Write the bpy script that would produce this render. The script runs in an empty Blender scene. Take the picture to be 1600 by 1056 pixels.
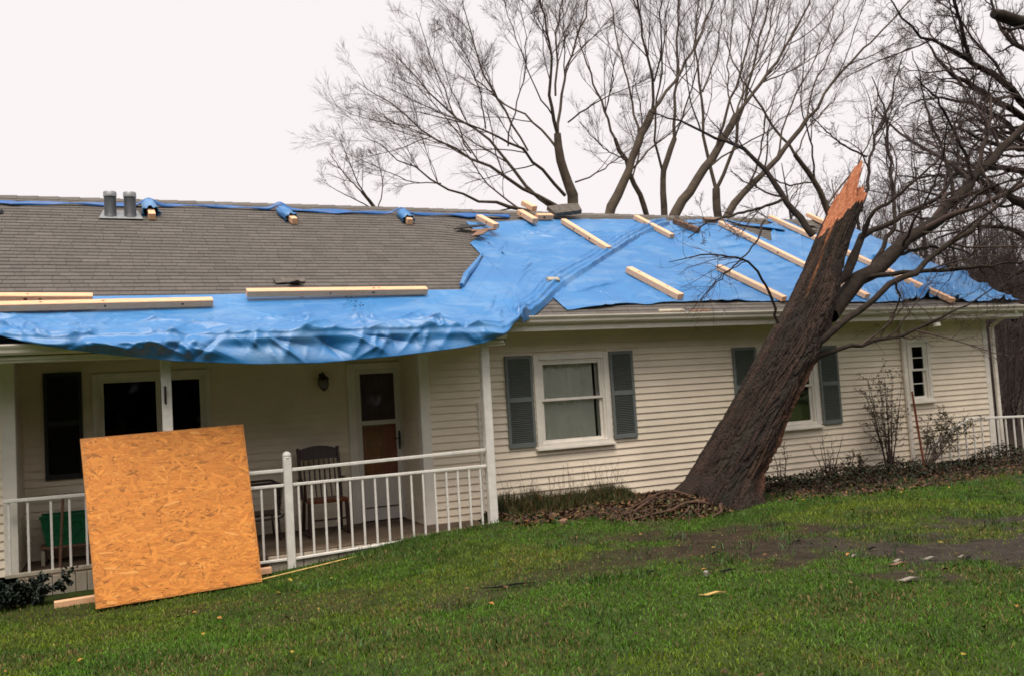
import bpy, bmesh, math, random
import numpy as np
from mathutils import Matrix, Vector

# ------------------------------------------------------------------ camera, sky, sun, exposure
scn = bpy.context.scene
COL = scn.collection
rng = np.random.default_rng(7)
random.seed(7)
R_ = math.radians

yaw, pitch, roll, FPX = .41937, .06176, -.06063, 1383.0
_f = Vector((math.sin(yaw)*math.cos(pitch), math.cos(yaw)*math.cos(pitch), math.sin(pitch)))
_r = Vector((math.cos(yaw), -math.sin(yaw), 0)); _u = _r.cross(_f)
_r2 = _r*math.cos(roll)+_u*math.sin(roll); _u2 = -_r*math.sin(roll)+_u*math.cos(roll)
cam = bpy.data.cameras.new('camera'); cam_o = bpy.data.objects.new('camera', cam); COL.objects.link(cam_o)
m4 = Matrix((_r2, _u2, -_f)).transposed().to_4x4(); m4.translation = (0, -11.8, 1.65)
cam_o.matrix_world = m4
cam.sensor_fit = 'HORIZONTAL'; cam.sensor_width = 36; cam.lens = FPX*36/1600; cam.clip_end = 900; cam.clip_start = .1
scn.camera = cam_o

w = bpy.data.worlds.new('World'); scn.world = w; w.use_nodes = True
nt = w.node_tree; nt.nodes.clear()
sky = nt.nodes.new('ShaderNodeTexSky'); sky.sky_type = 'NISHITA'; sky.sun_disc = False
sky.sun_elevation = R_(69); sky.sun_rotation = R_(202); sky.air_density = 1.2; sky.dust_density = 6
hs = nt.nodes.new('ShaderNodeHueSaturation'); hs.inputs['Saturation'].default_value = .12
mx = nt.nodes.new('ShaderNodeMix'); mx.data_type = 'RGBA'; mx.inputs[0].default_value = .92     # closed cloud cover
mx.inputs[7].default_value = (6.55, 6.15, 6.22, 1)
bg = nt.nodes.new('ShaderNodeBackground'); bg.inputs[1].default_value = .1
wo = nt.nodes.new('ShaderNodeOutputWorld')
nt.links.new(sky.outputs[0], hs.inputs['Color']); nt.links.new(hs.outputs[0], mx.inputs[6])
nt.links.new(mx.outputs[2], bg.inputs[0]); nt.links.new(bg.outputs[0], wo.inputs[0])

sun = bpy.data.lights.new('sun', 'SUN'); sun.energy = 2.6; sun.angle = R_(40); sun.color = (1, .91, .79)
sun_o = bpy.data.objects.new('sun', sun); COL.objects.link(sun_o)
sun_o.rotation_euler = (R_(21), 0, R_(-22))

scn.view_settings.view_transform = 'Standard'; scn.view_settings.look = 'None'
scn.view_settings.exposure = 0.62; scn.view_settings.gamma = 1; scn.view_settings.use_curve_mapping = False
scn.cycles.filter_width = 1.7
scn.render.resolution_x = 1024; scn.render.resolution_y = 675

# ------------------------------------------------------------------ measured points of the place (metres)
DATA = {"trees":{"A":{"trunk":[[12.985,12.0,-0.3,0.253],[12.985,12.0,6.814,0.1875],[12.964,12.0,7.133,0.1777],[12.88,12.0,7.811,0.158],[12.592,12.0,8.739,0.1379],[12.559,12.0,9.52,0.1085]],"limbs":[[[12.559,12.0,9.52,0.0888],[12.355,11.833,9.995,0.0783],[12.192,11.667,10.705,0.0681],[12.279,11.5,11.269,0.0582],[12.094,11.333,12.256,0.0482],[11.829,11.167,13.298,0.0383],[11.655,11.0,14.375,0.0238]],[[12.555,12.0,9.459,0.0789],[12.86,12.167,10.056,0.0698],[12.968,12.333,10.998,0.0604],[13.363,12.5,12.131,0.051],[14.081,12.667,13.415,0.0416],[14.433,12.833,14.367,0.0368],[14.908,13.0,15.599,0.0214]],[[12.577,12.0,10.71,0.0495],[12.761,12.125,11.787,0.0499],[12.842,12.25,12.664,0.0402],[13.274,12.375,14.016,0.0306],[13.576,12.5,15.382,0.0206]],[[12.685,12.0,7.584,0.0787],[11.936,11.75,8.323,0.0676],[11.274,11.5,8.766,0.0617],[10.523,11.25,8.787,0.0512],[10.112,11.0,9.065,0.0458],[9.635,10.75,9.088,0.0361],[8.721,10.5,9.167,0.0264],[7.718,10.25,9.229,0.0171],[6.478,10.0,9.108,0.01]],[[12.955,12.0,7.013,0.0888],[12.558,12.15,7.214,0.0888],[11.974,12.3,7.548,0.0836],[11.247,12.45,7.934,0.0783],[10.517,12.6,8.475,0.0682],[9.957,12.75,8.96,0.0583],[9.047,12.9,9.03,0.0482],[8.668,13.05,9.658,0.0386],[8.122,13.2,10.196,0.0337],[7.574,13.35,10.654,0.024],[6.72,13.5,11.16,0.0124]],[[12.851,12.0,6.811,0.0985],[12.134,12.312,7.237,0.0887],[11.584,12.625,8.231,0.0792],[11.012,12.938,8.989,0.0695],[10.684,13.25,9.606,0.06],[9.923,13.562,10.281,0.05],[9.327,13.875,10.889,0.0402],[8.825,14.188,11.755,0.0303],[8.173,14.5,12.676,0.0162]],[[12.73,12.0,6.669,0.1081],[11.764,11.688,6.915,0.0959],[10.931,11.375,6.998,0.089],[9.799,11.062,7.192,0.0637],[8.763,10.75,7.085,0.0486],[8.093,10.438,7.394,0.0389],[7.302,10.125,7.628,0.0295],[6.568,9.812,7.964,0.0206],[5.717,9.5,8.271,0.0104]],[[11.274,11.5,8.766,0.0427],[10.641,11.7,10.119,0.0475],[10.291,11.9,10.76,0.0429],[9.981,12.1,12.094,0.0287],[9.803,12.3,13.299,0.0193],[9.747,12.5,14.218,0.0097]],[[12.504,12.0,9.055,0.0591],[12.187,12.4,9.918,0.0498],[11.895,12.8,10.348,0.0452],[11.237,13.2,10.736,0.0353],[10.543,13.6,11.702,0.0254],[9.904,14.0,13.04,0.0153]],[[12.941,12.0,9.888,0.0397],[13.277,11.625,10.158,0.0394],[13.788,11.25,10.457,0.0295],[14.378,10.875,10.679,0.0196],[15.179,10.5,11.018,0.0117]],[[13.074,12.0,8.019,0.0396],[14.454,12.5,8.638,0.0309],[15.763,13.0,9.502,0.0213],[17.06,13.5,10.345,0.0132]],[[12.442,12.0,10.054,0.0394],[11.521,11.5,10.845,0.0287],[11.028,11.0,11.582,0.0234],[10.357,10.5,12.44,0.0164],[9.989,10.0,13.096,0.0089]],[[9.653,12.0,8.737,0.0377],[9.373,12.25,9.562,0.0332],[9.223,12.5,10.601,0.0287],[8.785,12.75,12.024,0.0192],[8.533,13.0,13.285,0.0116]],[[8.115,10.5,7.41,0.026],[7.122,10.167,7.322,0.0202],[6.183,9.833,7.583,0.0147],[5.29,9.5,7.807,0.0079]],[[9.998,11.6,9.369,0.0327],[9.707,11.1,10.169,0.0275],[9.224,10.6,10.874,0.0215],[8.428,10.1,11.677,0.0122]],[[10.683,11.6,8.895,0.0378],[10.754,11.35,9.765,0.0301],[11.245,11.1,11.065,0.0235],[11.097,10.85,12.105,0.0168],[10.834,10.6,12.92,0.0111]]]},"A2":{"trunk":[[7.561,14.5,-0.3,0.094],[7.561,14.5,7.396,0.0693],[7.331,14.5,7.649,0.0593],[6.971,14.5,8.077,0.0393]],"limbs":[[[6.971,14.5,8.077,0.0393],[6.621,15.0,8.686,0.0299],[6.269,15.5,9.514,0.0151]],[[7.331,14.5,7.649,0.0346],[6.793,14.167,8.189,0.0291],[6.453,13.833,8.87,0.0191],[6.116,13.5,9.433,0.0094]],[[7.561,14.5,7.396,0.0396],[7.095,14.667,7.719,0.0297],[6.355,14.833,8.132,0.0197],[5.912,15.0,8.454,0.0099]],[[7.447,14.5,7.533,0.0297],[7.789,14.833,8.39,0.0252],[7.72,15.167,9.295,0.0153],[7.742,15.5,10.015,0.0103]]]},"B":{"trunk":[[13.117,10.5,-0.3,0.203],[13.117,10.5,6.416,0.1501],[13.337,10.5,6.745,0.1413],[14.025,10.5,7.964,0.1242],[14.538,10.5,9.045,0.1158],[15.066,10.5,9.932,0.1072]],"limbs":[[[15.066,10.5,9.932,0.078],[16.144,10.75,11.032,0.0701],[17.179,11.0,12.263,0.0565],[18.068,11.25,13.703,0.0421],[18.834,11.5,15.228,0.0269]],[[15.066,10.5,9.932,0.0682],[15.041,10.25,10.758,0.0581],[14.554,10.0,11.994,0.0478],[14.3,9.75,12.99,0.0378],[13.992,9.5,13.801,0.0187]],[[14.538,10.5,9.045,0.0579],[14.651,10.875,10.101,0.0491],[14.641,11.25,11.441,0.0399],[14.671,11.625,12.824,0.0304],[14.734,12.0,14.461,0.0206]],[[15.212,10.5,10.861,0.0392],[15.248,10.0,11.635,0.0386],[14.867,9.5,12.37,0.0283],[14.837,9.0,13.302,0.0186]],[[14.025,10.5,7.964,0.0478],[14.54,10.0,8.553,0.0379],[15.265,9.5,9.126,0.0283],[15.663,9.0,9.953,0.0187],[16.029,8.5,10.57,0.012]]]},"C":{"trunk":[[17.018,14.0,-0.3,0.135],[17.018,14.0,7.206,0.1001],[16.919,14.0,7.586,0.1001],[16.419,14.0,8.783,0.0886],[15.834,14.0,10.145,0.0661]],"limbs":[[[15.834,14.0,10.145,0.0661],[15.53,14.333,11.626,0.0556],[15.242,14.667,13.134,0.0393],[15.051,15.0,14.703,0.0227]],[[16.419,14.0,8.783,0.0443],[17.02,14.333,9.787,0.0452],[17.487,14.667,11.309,0.0345],[17.412,15.0,12.833,0.0233]],[[16.135,14.0,9.421,0.0331],[14.835,13.25,9.583,0.0265],[13.632,12.5,10.132,0.0153]],[[15.5,14.0,11.064,0.033],[15.671,13.5,12.137,0.0272],[15.216,13.0,13.225,0.016]]]},"D":{"trunk":[[16.918,13.0,-0.3,0.16],[16.918,13.0,7.003,0.1186],[16.949,13.0,7.375,0.1187],[16.974,13.0,8.889,0.0975],[17.583,13.0,9.963,0.0875]],"limbs":[[[17.583,13.0,9.963,0.0875],[17.998,13.25,11.896,0.0668],[18.384,13.5,13.773,0.0565],[18.688,13.75,15.318,0.0459],[19.081,14.0,16.915,0.0233]],[[16.974,13.0,8.889,0.065],[16.596,12.75,9.981,0.0536],[16.757,12.5,11.441,0.0428],[16.986,12.25,13.12,0.032],[17.086,12.0,14.778,0.0213]],[[17.583,13.0,9.963,0.0438],[17.883,12.5,11.094,0.038],[18.171,12.0,12.489,0.028],[18.599,11.5,14.094,0.016]],[[17.818,13.0,11.794,0.0331],[18.879,13.5,12.895,0.0295],[19.949,14.0,14.625,0.0234],[20.639,14.5,16.641,0.0144]]]},"E":{"trunk":[[14.571,9.5,-0.3,0.213],[14.571,9.5,6.211,0.1575],[14.961,9.5,6.634,0.1493],[15.686,9.5,7.459,0.1324],[16.536,9.5,8.429,0.1248],[17.411,9.5,9.668,0.0976]],"limbs":[[[17.411,9.5,9.668,0.0878],[18.712,9.75,10.868,0.0754],[19.948,10.0,12.123,0.0621],[21.334,10.25,13.785,0.0427],[22.362,10.5,15.256,0.0219]],[[16.536,9.5,8.429,0.0672],[16.73,9.25,9.539,0.0574],[17.371,9.0,10.879,0.0481],[17.653,8.75,12.19,0.0336],[17.954,8.5,13.697,0.0192]],[[17.411,9.5,9.668,0.0488],[18.292,10.0,10.919,0.0454],[19.776,10.5,12.728,0.0368],[20.811,11.0,14.824,0.0217]],[[16.07,9.5,7.9,0.0476],[16.767,9.125,8.435,0.038],[17.681,8.75,8.77,0.0286],[18.649,8.375,9.598,0.0191],[19.597,8.0,10.137,0.0115]],[[18.581,9.6,10.804,0.0399],[19.332,9.267,11.06,0.03],[20.379,8.933,11.654,0.0221],[21.476,8.6,12.572,0.0142]]]},"F":{"trunk":[[17.999,11.5,-0.3,0.197],[17.999,11.5,6.684,0.1461],[17.985,11.5,7.085,0.1358],[18.007,11.5,7.891,0.1256]],"limbs":[[[18.003,11.5,7.848,0.0942],[17.976,11.667,8.72,0.0843],[17.819,11.833,9.896,0.0688],[18.143,12.0,11.3,0.059],[18.054,12.167,12.761,0.0432],[18.473,12.333,14.665,0.0274],[18.838,12.5,15.926,0.0166]],[[18.003,11.5,7.848,0.0942],[18.357,11.333,8.332,0.0838],[18.748,11.167,9.758,0.0735],[19.163,11.0,11.131,0.0632],[19.686,10.833,12.765,0.0477],[20.162,10.667,14.147,0.0373],[20.421,10.5,15.202,0.0213]],[[17.761,11.5,11.098,0.042],[18.833,12.0,12.556,0.038],[19.492,12.5,14.182,0.0279],[20.451,13.0,15.922,0.0172]],[[17.568,11.5,9.78,0.0418],[16.92,11.167,10.787,0.0308],[16.661,10.833,11.895,0.0203],[16.282,10.5,12.959,0.012]],[[19.02,11.5,9.876,0.0426],[18.999,11.833,11.404,0.0367],[19.55,12.167,13.143,0.0287],[20.276,12.5,15.202,0.0181]]]},"G":{"trunk":[[16.045,9.0,-0.3,0.151],[16.045,9.0,6.143,0.1118],[16.399,9.0,6.511,0.1125],[17.193,9.0,7.264,0.0951],[18.358,9.0,8.116,0.0824],[19.73,9.0,9.559,0.0695]],"limbs":[[[19.73,9.0,9.559,0.0695],[21.156,8.75,11.229,0.0555],[22.696,8.5,12.482,0.0411],[23.697,8.25,13.535,0.0311],[24.372,8.0,14.366,0.0208]],[[18.358,9.0,8.116,0.0485],[18.938,9.25,9.298,0.0396],[20.19,9.5,11.12,0.0306],[21.514,9.75,12.62,0.0252],[22.498,10.0,14.375,0.0162]],[[19.73,9.0,9.559,0.0397],[20.566,9.5,10.945,0.0348],[22.328,10.0,12.809,0.0279],[23.605,10.5,14.744,0.0178]],[[17.193,9.0,7.264,0.0475],[17.562,8.667,8.256,0.0379],[17.506,8.333,9.306,0.0281],[18.179,8.0,10.591,0.0188]],[[21.208,8.8,11.253,0.0344],[22.033,8.467,11.541,0.0264],[23.121,8.133,12.151,0.0184],[23.914,7.8,12.524,0.0102]]]},"H":{"trunk":[[21.416,10.0,-0.3,0.155],[21.416,10.0,6.459,0.1148],[21.212,10.0,7.087,0.1042],[20.783,10.0,7.873,0.0882],[20.049,10.0,8.719,0.072]],"limbs":[[[20.049,10.0,8.719,0.072],[19.759,10.25,9.403,0.0621],[19.093,10.5,10.551,0.0518],[18.572,10.75,11.631,0.0363],[18.379,11.0,12.989,0.0209]],[[20.783,10.0,7.873,0.0415],[19.46,9.667,7.613,0.0403],[18.422,9.333,7.65,0.0294],[17.325,9.0,7.908,0.0153]],[[20.783,10.0,7.873,0.0519],[20.505,9.667,8.903,0.041],[19.794,9.333,9.996,0.0302],[19.737,9.0,11.103,0.0199]],[[21.212,10.0,7.087,0.0521],[22.643,10.25,8.318,0.043],[24.078,10.5,9.797,0.0332],[24.686,10.75,11.518,0.0226],[25.565,11.0,12.856,0.0138]],[[20.049,10.0,8.719,0.037],[21.148,10.5,9.825,0.0319],[22.808,11.0,10.991,0.0221],[24.012,11.5,12.186,0.0137]]]},"lean":{"limbs":[[[10.037,-1.35,2.551,0.1679],[10.369,-1.29,2.803,0.1504],[11.292,-1.23,3.372,0.1399],[11.917,-1.17,3.673,0.1272],[12.732,-1.11,4.101,0.1199],[13.377,-1.05,4.488,0.1114],[13.99,-0.99,4.949,0.0968],[14.694,-0.93,5.432,0.0874],[15.623,-0.87,6.072,0.072],[16.921,-0.81,6.878,0.0498],[18.346,-0.75,7.947,0.0259]],[[10.209,-1.35,3.068,0.0995],[10.53,-1.268,3.231,0.096],[10.859,-1.186,3.398,0.0873],[10.952,-1.105,3.746,0.0674],[11.218,-1.023,3.892,0.0578],[11.779,-0.941,4.08,0.0483],[12.67,-0.859,4.34,0.0442],[13.33,-0.777,4.663,0.0396],[13.706,-0.695,4.974,0.0316],[14.296,-0.614,5.341,0.0235],[15.022,-0.532,6.073,0.0144],[15.753,-0.45,6.775,0.0086]],[[9.145,-1.7,2.005,0.0796],[9.548,-1.756,2.28,0.0662],[9.82,-1.811,2.43,0.0618],[10.559,-1.867,2.808,0.0558],[11.329,-1.922,3.183,0.052],[12.066,-1.978,3.583,0.048],[12.723,-2.033,3.935,0.0411],[13.255,-2.089,4.305,0.0338],[13.858,-2.144,4.86,0.0212],[14.499,-2.2,5.423,0.0108]],[[9.207,-1.7,1.796,0.0937],[9.433,-1.733,1.926,0.0706],[9.557,-1.767,2.004,0.0425],[9.911,-1.8,2.018,0.0357],[10.315,-1.833,2.069,0.0337],[11.152,-1.867,2.217,0.0296],[11.931,-1.9,2.466,0.0227],[12.275,-1.933,2.568,0.0173],[12.821,-1.967,2.814,0.0103],[13.324,-2.0,2.963,0.0063]],[[10.803,-1.25,3.11,0.0459],[11.066,-1.383,3.162,0.0433],[11.507,-1.517,3.194,0.0409],[12.412,-1.65,3.205,0.0338],[13.054,-1.783,3.238,0.0263],[13.793,-1.917,3.294,0.0186],[14.586,-2.05,3.44,0.0108]],[[11.566,-1.25,3.497,0.0365],[12.563,-0.95,3.687,0.0328],[13.609,-0.65,3.785,0.0263],[14.626,-0.35,3.694,0.0179],[15.664,-0.05,3.602,0.0112]],[[11.203,-1.15,3.322,0.0467],[11.661,-1.05,3.691,0.0424],[11.951,-0.95,4.028,0.0377],[12.166,-0.85,4.439,0.0355],[12.267,-0.75,4.877,0.0303],[12.309,-0.65,5.344,0.0278],[12.541,-0.55,5.9,0.0254],[12.537,-0.45,6.394,0.0171],[12.438,-0.35,6.886,0.0091]],[[10.306,-0.85,3.888,0.0672],[10.229,-0.675,4.195,0.0627],[10.059,-0.5,4.557,0.0553],[10.008,-0.325,4.962,0.0506],[9.828,-0.15,5.336,0.0429],[9.541,0.025,5.62,0.035],[9.185,0.2,5.769,0.027],[8.697,0.375,6.042,0.0189],[8.291,0.55,6.222,0.0108]],[[10.015,-0.55,4.544,0.0315],[9.488,-0.625,4.353,0.0257],[8.846,-0.7,4.206,0.0226],[8.367,-0.775,4.098,0.0148],[7.875,-0.85,3.808,0.0087]],[[11.085,-1.15,3.866,0.0467],[11.168,-1.283,4.218,0.0361],[11.432,-1.417,4.354,0.031],[11.734,-1.55,4.575,0.0258],[12.119,-1.683,4.874,0.0207],[12.531,-1.817,5.357,0.0156],[12.586,-1.95,5.903,0.0093]],[[11.176,-1.05,4.268,0.0367],[11.462,-0.967,4.671,0.0319],[11.641,-0.883,4.993,0.0296],[11.672,-0.8,5.269,0.0271],[12.129,-0.717,5.822,0.0249],[12.547,-0.633,6.449,0.0191],[13.006,-0.55,7.219,0.0115]],[[11.474,-1.0,5.204,0.0213],[11.168,-0.833,5.396,0.0182],[10.942,-0.667,5.703,0.014],[10.745,-0.5,6.07,0.0086]],[[12.565,-1.25,4.069,0.0376],[12.848,-1.55,4.154,0.0319],[12.967,-1.85,4.466,0.0262],[13.194,-2.15,4.562,0.0207],[13.551,-2.45,4.608,0.0123]],[[13.252,-1.15,4.462,0.0442],[13.378,-0.95,5.034,0.0337],[13.603,-0.75,5.561,0.0286],[13.502,-0.55,6.083,0.0232],[13.667,-0.35,6.878,0.0153],[13.731,-0.15,7.566,0.0084]],[[11.715,-1.35,3.639,0.0313],[11.674,-1.6,3.957,0.0256],[11.87,-1.85,4.425,0.0203],[11.928,-2.1,4.98,0.0151],[11.754,-2.35,5.403,0.0099]],[[13.912,-1.05,4.93,0.0453],[13.513,-1.2,5.372,0.0334],[13.075,-1.35,5.805,0.0273],[12.565,-1.5,6.159,0.0192],[11.983,-1.65,6.379,0.0104]],[[8.811,-1.6,2.427,0.0257],[8.721,-1.633,2.753,0.0233],[8.518,-1.667,3.106,0.0213],[8.259,-1.7,3.323,0.0183],[7.815,-1.733,3.406,0.0153],[7.354,-1.767,3.388,0.0106],[6.849,-1.8,3.282,0.0056]],[[8.3,-1.65,3.331,0.0101],[7.781,-1.717,3.136,0.009],[7.399,-1.783,2.824,0.0071],[7.065,-1.85,2.575,0.0043]],[[9.268,-0.95,4.084,0.02],[9.016,-1.11,3.996,0.0196],[8.938,-1.27,3.805,0.0174],[8.454,-1.43,3.462,0.0141],[7.898,-1.59,3.118,0.0109],[7.364,-1.75,2.757,0.0062]]]},"O":{"trunk":[[20.423,1.5,-0.3,0.618],[20.423,1.5,1.636,0.4578],[20.563,1.5,4.022,0.4027],[20.683,1.5,6.303,0.3462],[20.804,1.5,8.314,0.2884],[20.998,1.5,10.212,0.2298]],"limbs":[[[20.546,1.5,7.213,0.1505],[19.365,1.42,7.255,0.0953],[18.632,1.34,7.558,0.0792],[17.899,1.26,7.991,0.0708],[17.331,1.18,8.138,0.0592],[16.864,1.1,8.204,0.0516],[16.147,1.02,8.323,0.0337],[15.413,0.94,8.405,0.0298],[15.113,0.86,8.474,0.0262],[14.507,0.78,8.743,0.0193],[14.091,0.7,9.168,0.0102]],[[16.695,0.9,8.07,0.0475],[16.381,0.775,8.321,0.0436],[16.147,0.65,8.723,0.0365],[15.842,0.525,9.12,0.0295],[15.49,0.4,9.685,0.0162]],[[20.488,1.5,6.827,0.1352],[19.384,1.6,7.163,0.0813],[18.768,1.7,7.509,0.0697],[18.415,1.8,7.694,0.0622],[17.834,1.9,8.037,0.0546],[17.408,2.0,8.241,0.0435],[17.173,2.1,8.493,0.0363],[17.112,2.2,8.853,0.0255],[17.096,2.3,9.1,0.0147]],[[20.268,1.5,4.77,0.1635],[19.063,1.3,4.849,0.1078],[18.179,1.1,5.04,0.091],[17.119,0.9,5.28,0.0746],[16.035,0.7,5.525,0.0525],[15.199,0.5,5.747,0.0319],[14.451,0.3,5.844,0.0186]],[[20.314,1.5,5.073,0.134],[19.316,1.4,5.613,0.0946],[18.374,1.3,5.955,0.0711],[17.413,1.2,5.882,0.0486],[16.282,1.1,5.664,0.0337],[15.219,1.0,5.537,0.0222],[14.216,0.9,5.48,0.0127]],[[20.337,1.5,5.527,0.1193],[19.572,1.667,6.289,0.0816],[19.035,1.833,7.059,0.063],[18.458,2.0,7.523,0.0443],[17.847,2.167,7.68,0.0331],[17.037,2.333,7.82,0.0219],[16.389,2.5,7.526,0.0116]],[[20.222,1.5,4.02,0.1185],[19.651,1.78,4.212,0.0816],[19.229,2.06,4.709,0.0597],[18.753,2.34,4.875,0.0449],[18.03,2.62,4.824,0.0299],[17.499,2.9,4.611,0.015]],[[20.711,1.5,8.306,0.1212],[20.468,1.875,8.889,0.0768],[20.123,2.25,9.234,0.0582],[20.036,2.625,9.936,0.0434],[20.315,3.0,10.952,0.0291]],[[20.199,1.5,3.423,0.1035],[19.524,1.6,3.587,0.0733],[18.82,1.7,3.75,0.0508],[18.28,1.8,3.473,0.036],[17.926,1.9,2.982,0.0215],[17.885,2.0,2.488,0.0115]],[[20.406,1.5,6.288,0.1048],[18.848,1.14,6.4,0.0643],[17.496,0.78,6.151,0.0477],[16.075,0.42,6.234,0.0325],[14.911,0.06,6.245,0.0211],[13.779,-0.3,5.999,0.0106]]],"stub":[[17.487,-0.7,8.031,0.1529],[16.151,-0.7,8.149,0.1174],[15.707,-0.7,8.198,0.1131],[15.306,-0.7,8.237,0.1029]],"stubtwig":[[15.998,-0.8,8.04,0.0306],[15.716,-0.8,7.945,0.0304],[15.48,-0.8,7.905,0.0272],[15.38,-0.8,7.943,0.0241]]}},"trunk":[[4.499,10.699,0.323,-1.35],[4.179,10.494,0.332,-1.374],[3.917,10.302,0.354,-1.394],[3.587,10.086,0.361,-1.42],[3.324,9.929,0.376,-1.44],[2.779,9.612,0.474,-1.484],[2.375,9.295,0.524,-1.518],[1.863,8.898,0.562,-1.562],[1.548,8.637,0.569,-1.59],[1.11,8.268,0.582,-1.63],[0.687,7.894,0.621,-1.67],[0.361,7.593,0.623,-1.702],[0.182,7.458,0.68,-1.72],[-0.003,7.336,0.767,-1.738],[-0.124,7.267,0.836,-1.75]],"lumber":[[[7.982,3.325,4.9],[8.1,1.876,4.097]],[[9.86,3.678,5.096],[9.973,2.59,4.493]],[[11.824,3.46,4.975],[12.016,-0.219,2.936]],[[13.603,3.947,5.245],[13.827,-0.458,2.803]],[[7.913,0.954,3.586],[8.157,-0.137,2.981]],[[9.858,1.072,3.651],[10.122,-0.267,2.909]],[[14.972,4.222,5.397],[14.937,3.448,4.968]],[[-1.508,0.03,3.074],[-0.267,0.045,3.082]],[[-1.478,-0.222,2.934],[1.103,-0.109,2.997]],[[1.546,0.087,3.106],[4.04,0.17,3.152]]],"wrapped":[[[0.524,3.712,5.115],[0.551,3.067,4.757]],[[2.643,3.544,5.022],[2.764,3.011,4.726]],[[4.811,3.587,5.046],[4.808,3.115,4.784]]],"open_beam":[[[6.251,3.418,4.952],[6.359,2.882,4.654]]],"debris":[[[7.256,3.746,5.134],[7.335,3.247,4.857]],[[7.504,4.107,5.334],[7.574,3.771,5.147]],[[7.495,3.508,5.001],[7.842,3.533,5.015]],[[7.925,3.686,5.101],[8.526,3.732,5.126]],[[10.698,3.504,5.0],[10.872,2.952,4.694]],[[11.467,3.555,5.028],[11.785,3.536,5.017]],[[6.142,0.502,3.335],[6.331,0.499,3.334]],[[7.489,-0.525,2.766],[7.945,-0.52,2.769]],[[8.032,-0.546,2.754],[8.42,-0.539,2.758]]],"A_top":[[-1.662,0.219],[-1.239,0.241],[-0.236,0.284],[1.129,0.304],[2.788,0.365],[3.861,0.384],[4.652,0.389],[4.875,0.733],[5.588,1.709],[5.561,2.105],[5.602,2.343],[5.909,2.724],[6.423,3.176],[6.651,3.535],[7.439,3.624],[8.448,3.657],[9.939,3.643],[10.567,3.531]],"A_hang":[[-1.468,2.64],[-1.097,2.55],[-0.713,2.449],[-0.161,2.347],[0.551,2.234],[1.452,2.16],[2.192,2.144],[3.144,2.191],[3.994,2.265],[4.324,2.32],[4.628,2.411],[4.865,2.514]],"A_roll":[[5.073,-0.768],[5.49,-0.432],[5.957,0.02],[6.457,0.471],[7.181,1.019],[7.948,1.663],[8.824,2.296],[9.637,2.862],[10.182,3.21],[10.531,3.415]],"B_top":[[8.148,3.637],[9.857,3.753],[10.767,3.697],[11.64,3.874],[12.131,3.786],[12.376,2.549],[13.552,3.878],[14.055,4.209],[13.756,3.011],[14.149,2.951],[15.541,4.051],[16.047,3.866]],"B_bot":[[5.361,-0.487],[5.722,-0.38],[6.284,-0.319],[7.118,-0.219],[8.079,-0.185],[9.606,-0.165],[10.523,-0.194],[11.408,-0.299],[12.584,-0.314],[13.338,-0.206],[14.15,-0.34],[15.055,-0.425],[15.6,-0.388]],"osb":[[-0.287,-1.726,-0.27],[1.384,-1.484,-0.27],[1.332,-0.803,1.476],[-0.41,-1.069,1.44]]}

# ------------------------------------------------------------------ helpers
ROOTS = {}
def tag(o, label=None, cat=None, group=None, kind=None):
    if label: o['label'] = label
    if cat: o['category'] = cat
    if group: o['group'] = group
    if kind: o['kind'] = kind
    return o
def thing(name, label, cat, loc, group=None):
    o = bpy.data.objects.new(name, None); COL.objects.link(o); o.location = loc
    o.empty_display_size = .1
    ROOTS[o.name] = Vector(loc); return tag(o, label, cat, group)
def origin_of(parent):
    while parent is not None:
        if parent.name in ROOTS: return ROOTS[parent.name]
        parent = parent.parent
    return Vector((0, 0, 0))
def link(name, me, mat, parent=None, org=None):
    """mesh in world metres -> object; its origin is its thing's origin"""
    o = bpy.data.objects.new(name, me); COL.objects.link(o)
    off = origin_of(parent) if parent is not None else Vector(org or (0, 0, 0))
    if off.length: me.transform(Matrix.Translation(-off))
    if parent is not None: o.parent = parent
    else:
        o.location = off; ROOTS[o.name] = off
    for m in (mat if isinstance(mat, (list, tuple)) else [mat]): me.materials.append(m)
    return o
def np_mesh(name, V, F, smooth=False, col=None, fmat=None):
    V = np.asarray(V, np.float32).reshape(-1, 3); F = np.asarray(F, np.int32)
    me = bpy.data.meshes.new(name); k = F.shape[1]
    me.vertices.add(len(V)); me.vertices.foreach_set('co', V.ravel())
    me.loops.add(F.size); me.loops.foreach_set('vertex_index', F.ravel())
    me.polygons.add(len(F)); me.polygons.foreach_set('loop_start', np.arange(len(F), dtype=np.int32)*k)
    if smooth: me.polygons.foreach_set('use_smooth', np.ones(len(F), bool))
    if fmat is not None: me.polygons.foreach_set('material_index', np.asarray(fmat, np.int32))
    me.update(calc_edges=True)
    if col is not None:
        a = me.color_attributes.new('Col', 'FLOAT_COLOR', 'POINT')
        c = np.ones((len(V), 4), np.float32); c[:, :3] = col; a.data.foreach_set('color', c.ravel())
    return me
def vec(a): return Vector(a)
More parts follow.
